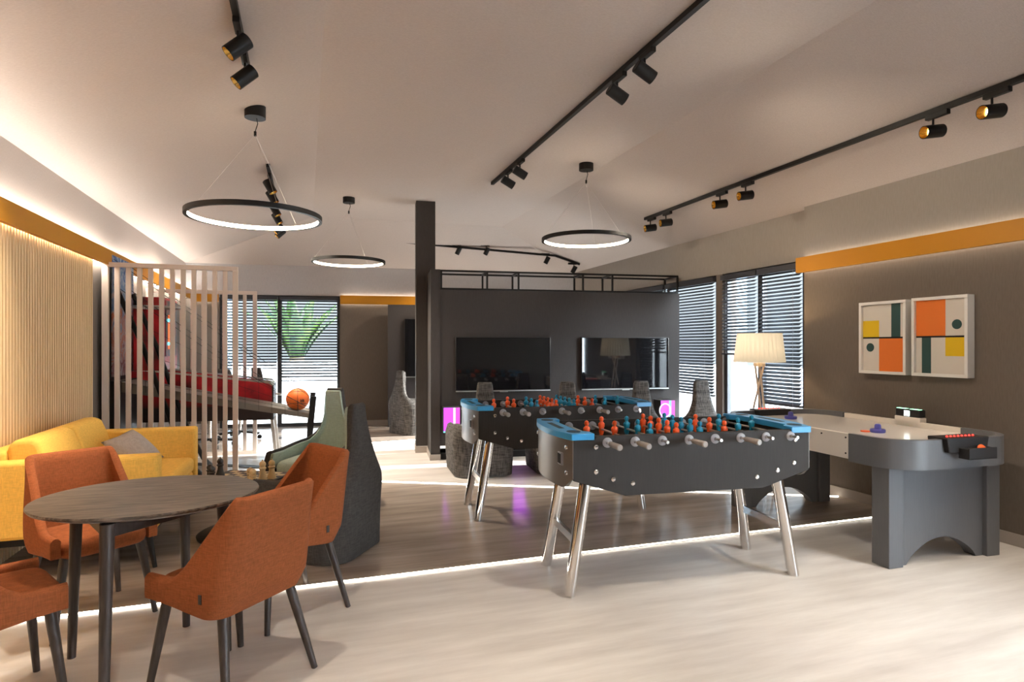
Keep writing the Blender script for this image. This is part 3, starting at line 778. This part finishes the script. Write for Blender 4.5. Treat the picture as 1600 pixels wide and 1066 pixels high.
    for i in range(8):
        x = -.535 + .163 * i; front = i in (0, 1, 3, 5); s = -1 if front else 1
        ya, yb = (-hw - .05, hw + .06) if front else (-hw - .065, hw + .05)
        rod = MB().cyl((x, ya, zr), (x, yb, zr), .007, n=10).build('rod', 'steel', t)
        g = s * (hw + .045)
        MB().lathe([(.010, 0), (.0145, .006), (.016, .065), (.0175, .11), (.0175, .128), (.013, .134)], (x, g, zr), 16, axis=(0, s, 0)).build('handle', 'grip', rod)
        MB().lathe([(.0095, 0), (.0095, .02), (.0085, .022)], (x, -s * (hw + .045), zr), 12, axis=(0, -s, 0)).build('rod_end', 'steel', rod)
        for q in (-1, 1):
            MB().lathe([(.028, 0), (.028, .004), (.023, .007), (.011, .008), (.010, .018)], (x, q * hw, zr), 20, axis=(0, q, 0)).build('bearing', 'bearing', t)
            MB().lathe([(.028, 0), (.028, .006), (.014, .009)], (x, q * (hw - .03), zr), 20, axis=(0, -q, 0)).build('bearing', 'bearing', t)
        for k in range(cnt[i]):
            y = (k - (cnt[i] - 1) / 2) * gap[i] + slide[i]; man(x, y, zr, 'manred' if team[i] == 'r' else 'manblue', rod)
    return t
fb = make_foosball('nearest foosball table with blue end caps on chrome legs, on the pale floor')
fb.location = (2.135, 3.285, 0); fb.rotation_euler = (0, 0, R(-6.3))
dup(fb, (2.035, 4.88, .003), R(-4.6), 'farther foosball table with blue end caps on the dark walnut floor')

# ------------------------------------------------------------------ air hockey table
AH = (3.955, 3.61); AR = R(-2.5)
ah = thing('air_hockey_table', 'graphite and cream air hockey table along the right wall', 'air hockey table', (AH[0], AH[1], 0), AR)
HX, HY, RC = .515, .90, .24
def rrect(hx, hy, r, n=10):
    P = []
    for cx, cy, a0 in ((hx - r, hy - r, 0), (-hx + r, hy - r, 90), (-hx + r, -hy + r, 180), (hx - r, -hy + r, 270)):
        P += [(cx + r * math.cos(R(a0 + 90 * i / n)), cy + r * math.sin(R(a0 + 90 * i / n))) for i in range(n + 1)]
    return P
MB().prism(rrect(HX - .03, HY - .03, RC - .03), .70, .772).build('play_surface', 'hockeyfield', ah)
for s in (-1, 1):
    out, inn = [], []
    for i in range(11): out.append((HX - RC + RC * math.cos(R(90 * i / 10)), HY - RC + RC * math.sin(R(90 * i / 10))))
    path = [(HX, .52)] + out; path = path + [(-x, y) for x, y in path[::-1]]
    ri = RC - .04
    inn = [(HX - .04, .52)] + [(HX - RC + ri * math.cos(R(90 * i / 10)), HY - RC + ri * math.sin(R(90 * i / 10))) for i in range(11)]; inn = inn + [(-x, y) for x, y in inn[::-1]]
    m = MB(); N = len(path)
    rows = [[(a[0], s * a[1], .63), (a[0], s * a[1], .815), (b_[0], s * b_[1], .815), (b_[0], s * b_[1], .63)] for a, b_ in zip(path, inn)]
    m.grid(rows, True); m.f += [(0, 1, 2, 3), tuple((N - 1) * 4 + k for k in range(4))]; m.mi += [0, 0]
    m.build('end_rail', 'hockeygrey', ah, angle=50)
    sr = box('side_rail', 'hockeywhite', min(s * (HX - .03), s * HX), max(s * (HX - .03), s * HX), -.519, .519, .645, .812, ah, .003)
    for y in (-.50, -.29, -.12, .04): MB().cyl((s * (HX + .0005), y, .785), (s * (HX + .004), y, .785), .006, n=10).build('screw', 'black', sr)
    MB().cyl((s * (HX + .0005), -.50, .68), (s * (HX + .004), -.50, .68), .006, n=10).build('screw', 'black', sr)
    # end support: two posts and an arched panel
    y0 = s * .66
    for sx in (-1, 1):
        x0, x1 = sorted((sx * .47, sx * .355))
        box('leg_post', 'hockeygrey', x0, x1, min(y0, y0 + s * .13), max(y0, y0 + s * .13), 0 if s < 0 else .003, .64, ah, .004)
    A = [(-.355, .64), (-.355, .0), (-.30, .0)]
    A += [(-.30 + .60 * k / 18, .155 * math.sin(math.pi * k / 18) ** .75) for k in range(1, 18)] + [(.30, 0), (.355, 0), (.355, .64)]
    ya, yb = sorted((y0 + s * .10, y0 + s * .02))
    MB().prism(A, ya, yb, 'y').build('arched_panel', 'hockeygrey', ah)
    # goal housing on the rim
    ya, yb = sorted((s * (HY - .10), s * (HY + .035)))
    gh = MB().prism([(-.155, .735), (.155, .735), (.175, .826), (-.175, .826)], ya, yb, 'y').build('goal_housing', 'blacksoft', ah, .006)
    for k in range(8): MB().sphere((-.11 + .031 * k, s * (HY - .02), .829), .0065, 8, 6).build('score_light', 'redlight', gh)
    tr = MB().prism([(-.07, .705), (.14, .705), (.145, .765), (-.075, .765)], *sorted((s * (HY + .03), s * (HY + .045))), 'y')
    tr.box(-.075, .145, *sorted((s * (HY + .03), s * (HY + .10))), .70, .71); tr.prism([(-.07, .70), (.14, .70), (.15, .77), (-.08, .77)], *sorted((s * (HY + .09), s * (HY + .10))), 'y')
    tr.box(-.08, -.07, *sorted((s * (HY + .03), s * (HY + .10))), .70, .765).box(.14, .15, *sorted((s * (HY + .03), s * (HY + .10))), .70, .765)
    tr.build('puck_tray', 'blacksoft', ah, .003)
    slot = MB().box(-.16, .16, *sorted((s * (HY - .045), s * (HY - .039))), .773, .80).build('goal_slot', 'hole', ah)
sd = box('score_bracket', 'hockeywhite', HX - .03, HX + .035, -.20, .02, .7, .845, ah, .004)
sb_ = box('score_display', 'blacksoft', HX - .028, HX + .033, -.195, .015, .845, .905, sd, .008)
box('score_screen', 'whitelight', HX - .031, HX - .027, -.11, -.065, .852, .892, sb_)
for k in range(6):
    for j in (0, 1): box('score_digit', 'greenlight', HX - .022 + .0, HX + .01, -.185 + .014 * k + j * .115, -.176 + .014 * k + j * .115, .9045, .907, sb_)
def on_table(u, v, z):
    c, s = math.cos(AR), math.sin(AR); return (AH[0] + c * u - s * v, AH[1] + s * u + c * v, z)
def mallet(u, v, label):
    t = thing('air_hockey_mallet', label, 'mallet', on_table(u, v, .772), 0, 'indigo air hockey mallets')
    MB().lathe([(.046, 0), (.05, .006), (.05, .022), (.044, .027), (.03, .022), (.022, .02)], n=28).build('base', 'indigo', t)
    MB().lathe([(.022, .018), (.021, .05), (.016, .06), (.006, .063)], n=20).build('knob', 'indigo', t)
mallet(-.03, -.30, 'indigo mallet near the camera end of the air hockey table')
mallet(-.05, .55, 'indigo mallet at the far end of the air hockey table')
o = MB().lathe([(.03, 0), (.032, .002), (.032, .006), (.03, .008)], n=24).build('hockey_puck', 'puck'); o.location = on_table(-.085, -.245, .772); tag(o, 'orange red puck beside the near indigo mallet', 'puck')
o = MB().lathe([(.03, 0), (.032, .002), (.032, .010), (.03, .012)], n=24).build('hockey_puck', 'puck'); o.location = on_table(.06, -HY - .068, .752); o.rotation_euler = (R(65), 0, AR); tag(o, 'orange red puck standing in the near end tray', 'puck')

# ------------------------------------------------------------------ pictures on the right wall
def art(y0, y1, z0, z1, which, label):
    t = thing('framed_print', label, 'picture', (XR, (y0 + y1) / 2, z0), R(90), 'geometric prints on the right wall')
    W, H = abs(y1 - y0), z1 - z0; hw = W / 2; f = .024
    # local x = world +y (camera-left), local +y = into the room
    m = MB().box(-hw, hw, .0, .075, 0, f).box(-hw, hw, .0, .075, H - f, H).box(-hw, -hw + f, .0, .075, f, H - f).box(hw - f, hw, .0, .075, f, H - f)
    m.build('frame', 'white', t, .002)
    pr = box('print', 'paper', -hw + f, hw - f, .02, .05, f, H - f, t)
    a, b_ = hw - f, H - 2 * f         # u runs 0..1 from camera-left, v runs 0..1 from the bottom
    def P(u0, u1, v0, v1, mt, d=.0512, nm='colour_block'):
        box(nm, mt, a - u1 * 2 * a, a - u0 * 2 * a, .05, d, f + v0 * b_, f + v1 * b_, pr)
    def dot(u, v):
        MB().cyl((a - u * 2 * a, .05, f + v * b_), (a - u * 2 * a, .0514, f + v * b_), .037, n=32).build('colour_dot', 'artgreen', pr)
    if which == 0:
        P(0, .40, .50, .76, 'artyellow'); P(.69, .90, .50, 1, 'artgreen'); P(.40, 1, 0, .49, 'artorange'); P(0, 1, .488, .512, 'black', .0515); dot(.18, .355)
    else:
        P(0, .60, .51, 1, 'artorange'); P(.60, 1, .24, .50, 'artyellow'); P(.12, .31, .0, .49, 'artgreen'); P(0, 1, .488, .512, 'black', .0515); dot(.82, .66)
art(3.662, 4.104, 1.157, 1.775, 0, 'left framed geometric print with yellow square above the dark dot')
art(3.171, 3.612, 1.157, 1.78, 1, 'right framed geometric print with large orange block at upper left')

# ------------------------------------------------------------------ tripod floor lamp
lp = thing('floor_lamp', 'tripod floor lamp with pleated cream shade by the right window', 'lamp', (4.30, 4.97, 0))
m = MB(); n = 68; rows = []
for r, z in ((.236, 1.235), (.22, 1.38), (.205, 1.52)): rows.append([((r + (.008 if k % 2 else -.008)) * math.cos(2 * math.pi * k / n), (r + (.008 if k % 2 else -.008)) * math.sin(2 * math.pi * k / n), z) for k in range(n)])
m.grid(rows, True)
o = m.build('lamp_shade', 'shadecloth', lp, angle=10); md = o.modifiers.new('t', 'SOLIDIFY'); md.thickness = .003
MB().sphere((0, 0, 1.36), .03).build('bulb', 'bulb', lp)
MB().cyl((0, 0, 1.2), (0, 0, 1.335), .012).build('lamp_holder', 'silver', lp)
for k in range(3):
    a = 2 * math.pi * k / 3 + .4
    MB().cyl((.05 * math.cos(a + 2.6), .05 * math.sin(a + 2.6), 1.22), (.23 * math.cos(a), .23 * math.sin(a), 0), .0105, .0095, 12).build('leg', 'ashwood', lp)
MB().cyl((0, 0, 1.19), (0, 0, 1.225), .055, n=20).build('top_plate', 'ashwood', lp)
L_ = bpy.data.lights.new('floor_lamp_glow', 'POINT'); L_.energy = 10; L_.color = (1, .72, .42); L_.shadow_soft_size = .04
lo = bpy.data.objects.new('floor_lamp_glow', L_); COL.objects.link(lo); lo.parent = lp; lo.location = (0, 0, 1.42)

# ------------------------------------------------------------------ ring pendants
def ring(x, y, z, D, zc, slope, label):
    t = thing('ring_pendant', label, 'pendant lamp', (x, y, z), 0, 'round ring pendant lamps')
    r = D / 2; n = 72
    def rg(pr): return [[((r + dr) * math.cos(2 * math.pi * k / n), (r + dr) * math.sin(2 * math.pi * k / n), zz) for k in range(n)] for dr, zz in pr]
    h = .018
    m = MB().grid(rg([(.012, -h), (.012, h), (-.014, h), (-.014, h - .0025), (-.009, h - .0025), (-.009, -h + .0015), (-.014, -h + .0015), (-.014, -h), (.012, -h)]), True)
    m.build('ring_housing', 'black', t)
    m = MB().grid(rg([(-.0125, -h + .002), (-.0125, h - .003), (-.0095, h - .003), (-.0095, -h + .002), (-.0125, -h + .002)]), True)
    m.build('ring_diffuser', 'ringface', t)
    H = zc - z
    cp = MB()
    N = 32; R0 = .075
    vs = [(R0 * math.cos(2 * math.pi * k / N), R0 * math.sin(2 * math.pi * k / N), H - .07) for k in range(N)]
    vs += [(p[0], p[1], H + slope * p[0] + .003) for p in vs]
    cp.add(vs, [tuple(range(N - 1, -1, -1)), tuple(range(N, 2 * N))] + [(k, (k + 1) % N, N + (k + 1) % N, N + k) for k in range(N)]); cp.build('canopy', 'black', t)
    zj = H - .19
    MB().tube([(0.01, 0, H - .07), (.018, 0, H - .11), (.0, 0, zj + .02)], .0035, 6).build('power_cable', 'black', t)
    MB().cyl((0, 0, zj - .015), (0, 0, zj + .02), .010, n=12).build('cable_joint', 'black', t)
    for k in range(3):
        a = 2 * math.pi * k / 3 + .9
        MB().tube([(0, 0, zj), ((r - .004) * math.cos(a), (r - .004) * math.sin(a), h)], .0012, 5).build('suspension_wire', 'steel', t)
ring(-.36, 4.93, 2.365, .935, ceil_left(-.36), .255, 'largest ring pendant hanging over the lounge corner, left of the other two')
ring(2.76, 5.74, 2.50, .90, HC, 0, 'ring pendant on the right hanging before the partition')
ring(.52, 8.03, 2.47, .89, HC, 0, 'small distant ring pendant near the column')

# ------------------------------------------------------------------ track lights
def rail(a, b_, label):
    o = MB().bar(a, b_, .034, .034).build('track_rail', 'black'); tag(o, label, 'track rail', 'ceiling track rails'); return o
def spot(x, y, zc, along, aim, label, power=1.0, sc=1.0, gold=True):
    """zc = ceiling height there, along = unit vector of the rail, aim = where the head points"""
    t = thing('track_spotlight', label, 'spotlight', (x, y, zc), 0, 'track spotlights')
    al = Vector(along).normalized(); aim = Vector(aim).normalized()
    MB().bar(-al * .075 + Vector((0, 0, -.05)), al * .075 + Vector((0, 0, -.05)), .036, .032).build('adapter', 'black', t, .003)
    hd = al * .03 + Vector((0, 0, -.15))
    MB().cyl(al * .03 + Vector((0, 0, -.06)), hd, .007, n=10).build('stem', 'black', t)
    r, L = .043 * sc, .14 * sc
    m = MB(); c = hd - aim * L * .5
    m.lathe([(r * .9, 0), (r, .004), (r, L), (r * .93, L), (r * .90, L - .004), (r * .88, L - .05)], c, 24, axis=aim, open_end=True)
    h = m.build('head', 'black', t)
    m = MB(); cc = c + aim * (L - .003); N = 20
    q = Vector((1, 0, 0)) if abs(aim.x) < .8 else Vector((0, 1, 0)); u = aim.cross(q).normalized(); v = aim.cross(u)
    rows = [[cc - aim * d + (u * math.cos(2 * math.pi * k / N) + v * math.sin(2 * math.pi * k / N)) * rr for k in range(N)] for rr, d in ((r * .90, -.003), (r * .80, .012), (r * .45, .045))]
    m.grid(rows, True)
    # the tube is closed at the front by the bowl of the reflector
    m.build('reflector', 'gold', h)
    MB().lathe([(r * .44, 0), (r * .40, .004)], cc - aim * .045, 16, axis=aim).build('lamp_face', 'spotface', h)
    Ld = bpy.data.lights.new('spot_beam', 'SPOT'); Ld.energy = P_SPOT * power; Ld.color = (1, .86, .68); Ld.spot_size = R(75); Ld.spot_blend = .6; Ld.shadow_soft_size = .03
    lo = bpy.data.objects.new('spot_beam', Ld); COL.objects.link(lo); lo.parent = t
    lo.location = cc + aim * .03; lo.rotation_euler = (-aim).to_track_quat('Z', 'Y').to_euler()
XT = -.35; zl = ceil_left(XT)
rail((XT, .6, zl - .017), (XT, 4.15, zl - .017), 'near black track rail on the left ceiling slope')
rail((XT, 6.38, zl - .017), (XT, 9.55, zl - .017), 'far black track rail on the left ceiling slope')
names = ['left slope spotlight nearest the top edge of the photo', 'second left slope spotlight, just below the nearest', 'first spotlight of the far left rail', 'second spotlight of the far left rail', 'third spotlight of the far left rail behind the big ring', 'fourth spotlight of the far left rail behind the big ring', 'fifth spotlight of the far left rail below the ring', 'last spotlight at the end of the far left rail']
for i, y in enumerate((3.58, 3.97, 6.66, 7.12, 7.8, 8.3, 9.1, 9.4)):
    if 2 <= i < 6: spot(XT, y, zl, (0, 1, 0), (.45, -.08, -.80), names[i], 1.9)
    else: spot(XT, y, zl, (0, 1, 0), (-.62, -.10, -.62), names[i], 2.4 if i < 2 else .7)
XM = 2.04
rail((XM, .4, HC - .017), (XM, 6.73, HC - .017), 'black track rail along the flat middle of the ceiling')
names = ['middle rail spotlight nearest the camera', 'second middle rail spotlight from the camera', 'third middle rail spotlight, one of the far pair', 'middle rail spotlight nearest the rail end']
for i, y in enumerate((3.36, 3.72, 5.74, 6.12)):
    spot(XM, y, HC, (0, 1, 0), (.85, .0, -.44), names[i], .55)
XK = 3.99; zk = ceil_right(XK)
rail((XK, .8, zk - .017), (XK, 6.62, zk - .017), 'black track rail along the right ceiling slope')
names = ['gold lined spotlight nearest the right edge of the photo', 'second gold lined spotlight on the right rail', 'third gold lined spotlight on the right rail', 'fourth gold lined spotlight on the right rail', 'fifth gold lined spotlight on the right rail', 'gold lined spotlight at the far end of the right rail']
for i, y in enumerate((2.56, 2.93, 4.77, 5.15, 6.13, 6.47)):
    spot(XK, y, zk, (0, 1, 0), (-.95, .18, -.14), names[i], .35)
names = ['unseen spotlight added above the camera on the left rail', 'unseen spotlight added farther back on the left rail', 'unseen spotlight added above the camera on the middle rail', 'unseen spotlight added farther back on the middle rail', 'unseen spotlight added above the camera on the right rail', 'unseen spotlight added farther back on the right rail']
for i, (x, y, z) in enumerate(((XT, 2.2, zl), (XT, 1.0, zl), (XM, 2.0, HC), (XM, .9, HC), (XK, 1.9, zk), (XK, 1.1, zk))):
    spot(x, y, z, (0, 1, 0), (.05, .12, -1) if x < 3 else (-.15, .2, -1), names[i], .95)  # extra spotlights out of view, added to brighten the front floor
def zb_(x, y): return HC - (HC - HW) * (y - (9.38 - .056 * x)) / 1.9
bt = [(1.38, 9.95), (4.05, 9.64)]
def cz(x, y): return min(HC, zb_(x, y), ceil_right(x))
A = (bt[0][0], bt[0][1], cz(*bt[0]) - .03); B_ = (bt[1][0], bt[1][1], cz(*bt[1]) - .03); C_ = (4.5, 9.62, cz(4.5, 9.62) - .03)
m = MB().bar(A, B_, .034, .034).bar(B_, C_, .034, .034); o = m.build('track_rail', 'black'); tag(o, 'bent black track rail above the partition near the back wall', 'track rail', 'ceiling track rails')
names = ['leftmost spotlight of the rail above the partition', 'second spotlight from the left above the partition', 'third spotlight from the left above the partition', 'rightmost spotlight of the rail above the partition']
for i, (x, dx) in enumerate(((2.365, 0), (2.837, 0), (3.875, 0), (4.367, 0))):
    y = 9.95 - .116 * (x - 1.38) if x < 4 else 9.63
    spot(x, y, cz(x, y) - .012, (1, -.11, 0), (-.35, .35, -.85), names[i], .9, .9)

# ------------------------------------------------------------------ pinball machine
pb = thing('pinball_machine', 'red pinball machine behind the beige slat screen', 'pinball machine', (-1.79, 7.56, 0))   # local x to the room, y away from the camera
def redart(name, a, b_, c, sc):
    m = mat(name, a, .35); n, l, bs = nodes(m)
    tc = n.new('ShaderNodeTexCoord'); nz = n.new('ShaderNodeTexNoise'); nz.inputs['Scale'].default_value = sc; nz.inputs['Detail'].default_value = 8
    cr = n.new('ShaderNodeValToRGB'); e = cr.color_ramp.elements; e[0].position = .34; e[0].color = (*c, 1); e[1].position = .5; e[1].color = (*b_, 1)
    x = e.new(.62); x.color = (*a, 1)
    l.new(tc.outputs['Object'], nz.inputs[0]); l.new(nz.outputs[0], cr.inputs[0]); l.new(cr.outputs[0], bs.inputs['Base Color']); return m
def redart_side(*a):
    m = redart(*a); n, l, bs = nodes(m); src = bs.inputs['Base Color'].links[0].from_socket
    tc = n.new('ShaderNodeTexCoord'); sx = n.new('ShaderNodeSeparateXYZ'); mr = n.new('ShaderNodeMapRange'); mx = n.new('ShaderNodeMix'); mx.data_type = 'RGBA'
    mr.inputs[1].default_value = .70; mr.inputs[2].default_value = .86
    l.new(tc.outputs['Object'], sx.inputs[0]); l.new(sx.outputs['Z'], mr.inputs[0]); l.new(mr.outputs[0], mx.inputs[0])
    mx.inputs[6].default_value = (.016, .008, .008, 1); l.new(src, mx.inputs[7]); l.new(mx.outputs[2], bs.inputs['Base Color']); return m
M['redart'] = redart_side('red_side_art', (.62, .012, .02), (.42, .008, .015), (.05, .004, .006), 3.5)
SIDE = [(0, .56), (1.42, .54), (1.42, .93), (1.38, .96), (.10, 1.12), (0, 1.12)]
for y in (0, .64): MB().prism(SIDE, y, y + .02, 'y').build('side_panel', 'redart', pb)
MB().prism([(.01, .57), (1.40, .55), (1.40, .90), (.01, 1.06)], .021, .639, 'y').build('cabinet', 'blacksoft', pb)
MB().prism([(.02, 1.062), (1.40, .902), (1.40, .925), (.02, 1.085)], .022, .638, 'y').build('glass_top', 'screen', pb)
for y in (-.004, .636): MB().prism([(.1, 1.122), (1.385, .962), (1.425, .93), (1.425, .945), (1.39, .985), (.1, 1.14)], y, y + .03, 'y').build('side_rail', 'steel', pb)
MB().box(1.421, 1.435, .0, .66, .54, .94).build('coin_door_panel', 'blacksoft', pb)
bbx = MB().box(.02, .32, -.015, .675, 1.125, 1.93).build('backbox', 'redart', pb, .006)
M['backglass'] = redart('backglass_art', (.30, .03, .02), (.03, .008, .03), (.006, .008, .02), 6)
box('backglass', 'backglass', .321, .328, .02, .64, 1.28, 1.90, bbx)
for y in (.16, .42):
    box('lit_panel', emission('orange_backlight', (1, .16, .03), 1.0) if y == .16 else bpy.data.materials['orange_backlight'], .3285, .331, y - .035, y + .035, 1.36, 1.74, bbx)
    for z in (1.42, 1.68): MB().sphere((.335, y - .05, z), .02, 10, 7).build('bumper_light', 'cyan', bbx)
for y in (.03, .63):
    MB().bar((1.40, y, .70), (1.47, y, 0), .05, .035).build('leg', 'steel', pb); MB().bar((.03, y, .70), (-.0, y, 0), .05, .035).build('leg', 'steel', pb)
MB().cyl((1.435, .56, .80), (1.50, .56, .79), .014, n=12).build('plunger', 'chrome', pb)
MB().box(1.30, 1.43, .05, .61, .90, .957).build('lockdown_bar', 'steel', pb, .01)

# ------------------------------------------------------------------ basketball arcade
bk = thing('basketball_arcade', 'black basketball arcade machine with colourful backboard and sloping ramp', 'arcade machine', (-1.86, 6.9, 0))
M['mural'] = mat('backboard_mural', (.2, .4, .7), .5); n, l, bs = nodes(M['mural'])
tc = n.new('ShaderNodeTexCoord'); sp_ = n.new('ShaderNodeSeparateXYZ'); nz = n.new('ShaderNodeTexNoise'); nz.inputs['Scale'].default_value = 7; nz.inputs['Detail'].default_value = 6; nz.inputs['Distortion'].default_value = 1.2
ma = n.new('ShaderNodeMath'); ma.operation = 'MULTIPLY_ADD'; ma.inputs[1].default_value = .75
mr = n.new('ShaderNodeMapRange'); mr.inputs[1].default_value = 1.1; mr.inputs[2].default_value = 2.3; mr.inputs[3].default_value = -.1; mr.inputs[4].default_value = .35
cr = n.new('ShaderNodeValToRGB'); e = cr.color_ramp.elements; e[0].position = .22; e[0].color = (.45, .42, .45, 1); e[1].position = .92; e[1].color = (.012, .05, .20, 1)
for pz, cc in ((.30, (.20, .02, .02)), (.36, (.45, .40, .42)), (.44, (.50, .11, .015)), (.50, (.42, .40, .44)), (.60, (.05, .17, .36)), (.68, (.35, .42, .50)), (.76, (.02, .10, .34))):
    x = e.new(pz); x.color = (*cc, 1)
l.new(tc.outputs['Object'], nz.inputs[0]); l.new(tc.outputs['Object'], sp_.inputs[0]); l.new(sp_.outputs['Z'], mr.inputs[0]); l.new(nz.outputs[0], ma.inputs[0]); l.new(mr.outputs[0], ma.inputs[2]); l.new(ma.outputs[0], cr.inputs[0]); l.new(cr.outputs[0], bs.inputs['Base Color'])
box('backboard_case', 'black', .0, .055, -.02, .80, 1.05, 2.31, bk)
box('mural_panel', 'mural', .056, .062, .0, .78, 1.09, 2.29, bk)
box('rear_cabinet', 'blacksoft', .0, .14, -.02, .62, .0, 1.05, bk)
rm = MB().prism([(.14, 1.04), (1.90, .665), (1.90, .615), (.14, .94)], .0, .60, 'y').build('ramp', mat('grey_ramp', (.17, .155, .14), .5), bk)
M['netmesh'] = mat('ball_net', (.02, .02, .02), .8)
for yy in (.01, .59):
    P = [(.10, yy, 1.95), (.18, yy, 1.75), (.32, yy, 1.40), (.45, yy, 1.0), (.60, yy, .55), (.78, yy, .15), (.9, yy, .02)]
    MB().tube(P, .024, 8).build('curved_strut', 'black', bk)
    MB().bar((1.94, yy, .85), (1.90, yy, .45), .03, .06).build('front_guard', 'black', bk)
    MB().bar((1.90, yy, .45), (1.88, yy, 0), .03, .05).build('front_leg', 'black', bk)
    for za in (2.25, 2.0): MB().tube([(.07, yy, za), (1.0, yy, za - .72), (1.93, yy, .70 if za < 2.1 else .83)], .003, 6).build('net_cord', 'netmesh', bk)
m = MB()
for k in range(12):
    x = .35 + k * .13; m.tube([(x, -.004, 2.04 - (x - .07) * .72), (x, -.004, 1.0 - .2 * x)], .0016, 5)
for k in range(1, 4):
    m.tube([(.35, -.004, 1.85 - .27 * k), (1.9, -.004, .75 - .02 * k)], .0016, 5)
m.build('side_net', 'netmesh', bk)
hp = MB().tube([(.36 + .23 * math.cos(a), .38 + .23 * math.sin(a), 1.80) for a in [2 * math.pi * k / 32 for k in range(32)]], .011, 8, True).build('hoop', mat('hoop_steel', (.35, .33, .31), .35, .8), bk)
MB().box(.062, .14, .33, .43, 1.765, 1.81).build('hoop_bracket', 'steel', bk)
# ball
bm_ = mat('basketball_leather', (.80, .16, .02), .55); n, l, bs = nodes(bm_)
ball = thing('basketball', 'orange basketball resting on the lower end of the arcade ramp', 'ball', (-.085, 7.06, .672 + .140))
MB().sphere((0, 0, 0), .122, 32, 20).build('ball_skin', textured(bm_, (.72, .12, .012), (.85, .19, .03), (220, 220, 220), 2, .3), ball, angle=60)
for (ax, off) in (((1, 0, 0), 0), ((0, 1, .3), 0), ((0, .3, 1), .065), ((0, .3, 1), -.065)):
    a = Vector(ax).normalized(); q_ = Vector((1, 0, 0)) if abs(a.x) < .8 else Vector((0, 1, 0)); u = a.cross(q_).normalized(); v = a.cross(u); rr = math.sqrt(.1222 ** 2 - off ** 2)
    MB().tube([a * off + (u * math.cos(t) + v * math.sin(t)) * rr for t in [2 * math.pi * k / 48 for k in range(48)]], .0022, 6, True).build('seam', 'black', ball)

m = MB()
for k, hgt in enumerate((.030, .022, .030, .026)):
    for q in range(3):
        a = -1.32 + .10 * k; z0 = -.022 + hgt * q / 3; z1 = z0 + hgt / 3
        p0, p1 = [Vector((math.cos(a) * math.sqrt(.1226 ** 2 - z * z), math.sin(a) * math.sqrt(.1226 ** 2 - z * z), z)) for z in (z0, z1)]
        m.cyl(p0, p1, .0035, n=8)
m.build('printed_mark', 'black', ball)
# ------------------------------------------------------------------ office chairs far back left
def office(label):
    t = thing('office_chair', label, 'office chair', group='office chairs by the back window')
    for k in range(5):
        a = 2 * math.pi * k / 5
        lg_ = MB().bar((0, 0, .11), (.29 * math.cos(a), .29 * math.sin(a), .085), .04, .03).build('base_spoke', 'black', t)
        MB().cyl((.30 * math.cos(a) - .012 * math.sin(a), .30 * math.sin(a) + .012 * math.cos(a), .034), (.30 * math.cos(a) + .012 * math.sin(a), .30 * math.sin(a) - .012 * math.cos(a), .034), .031, n=14).build('caster', 'blacksoft', lg_)
    MB().cyl((0, 0, .1), (0, 0, .43), .025, n=12).build('gas_lift', 'chrome', t)
    weld(loftbox(.23, -.22, .24, .43, .50, .03, .012).build('seat', 'blacksoft', t))
    rows = []
    for i in range(9):
        z = .56 + .5 * i / 8; w_ = .20 * (1 - .35 * (i / 8) ** 2); y = -.22 - .06 * math.sin(math.pi * i / 8 * .9) - .05 * i / 8
        rows.append([(w_ * u, y + .04 * u * u, z) for u in (-1, -.6, -.2, .2, .6, 1)])
    o = MB().grid(rows).build('backrest', 'charfab', t, fix=False); sm = o.modifiers.new('t', 'SOLIDIFY'); sm.thickness = .035
    MB().tube([(0, -.05, .42), (0, -.22, .45), (0, -.27, .62)], .018, 8).build('back_support', 'silver', t)
    return t
of = office('left black office chair behind the pinball machine, before the back window'); of.location = (-1.25, 9.25, .003); of.rotation_euler = (0, 0, R(150))
dup(of, (-.93, 9.95, .003), R(120), 'right black office chair behind the pinball machine, before the back window')
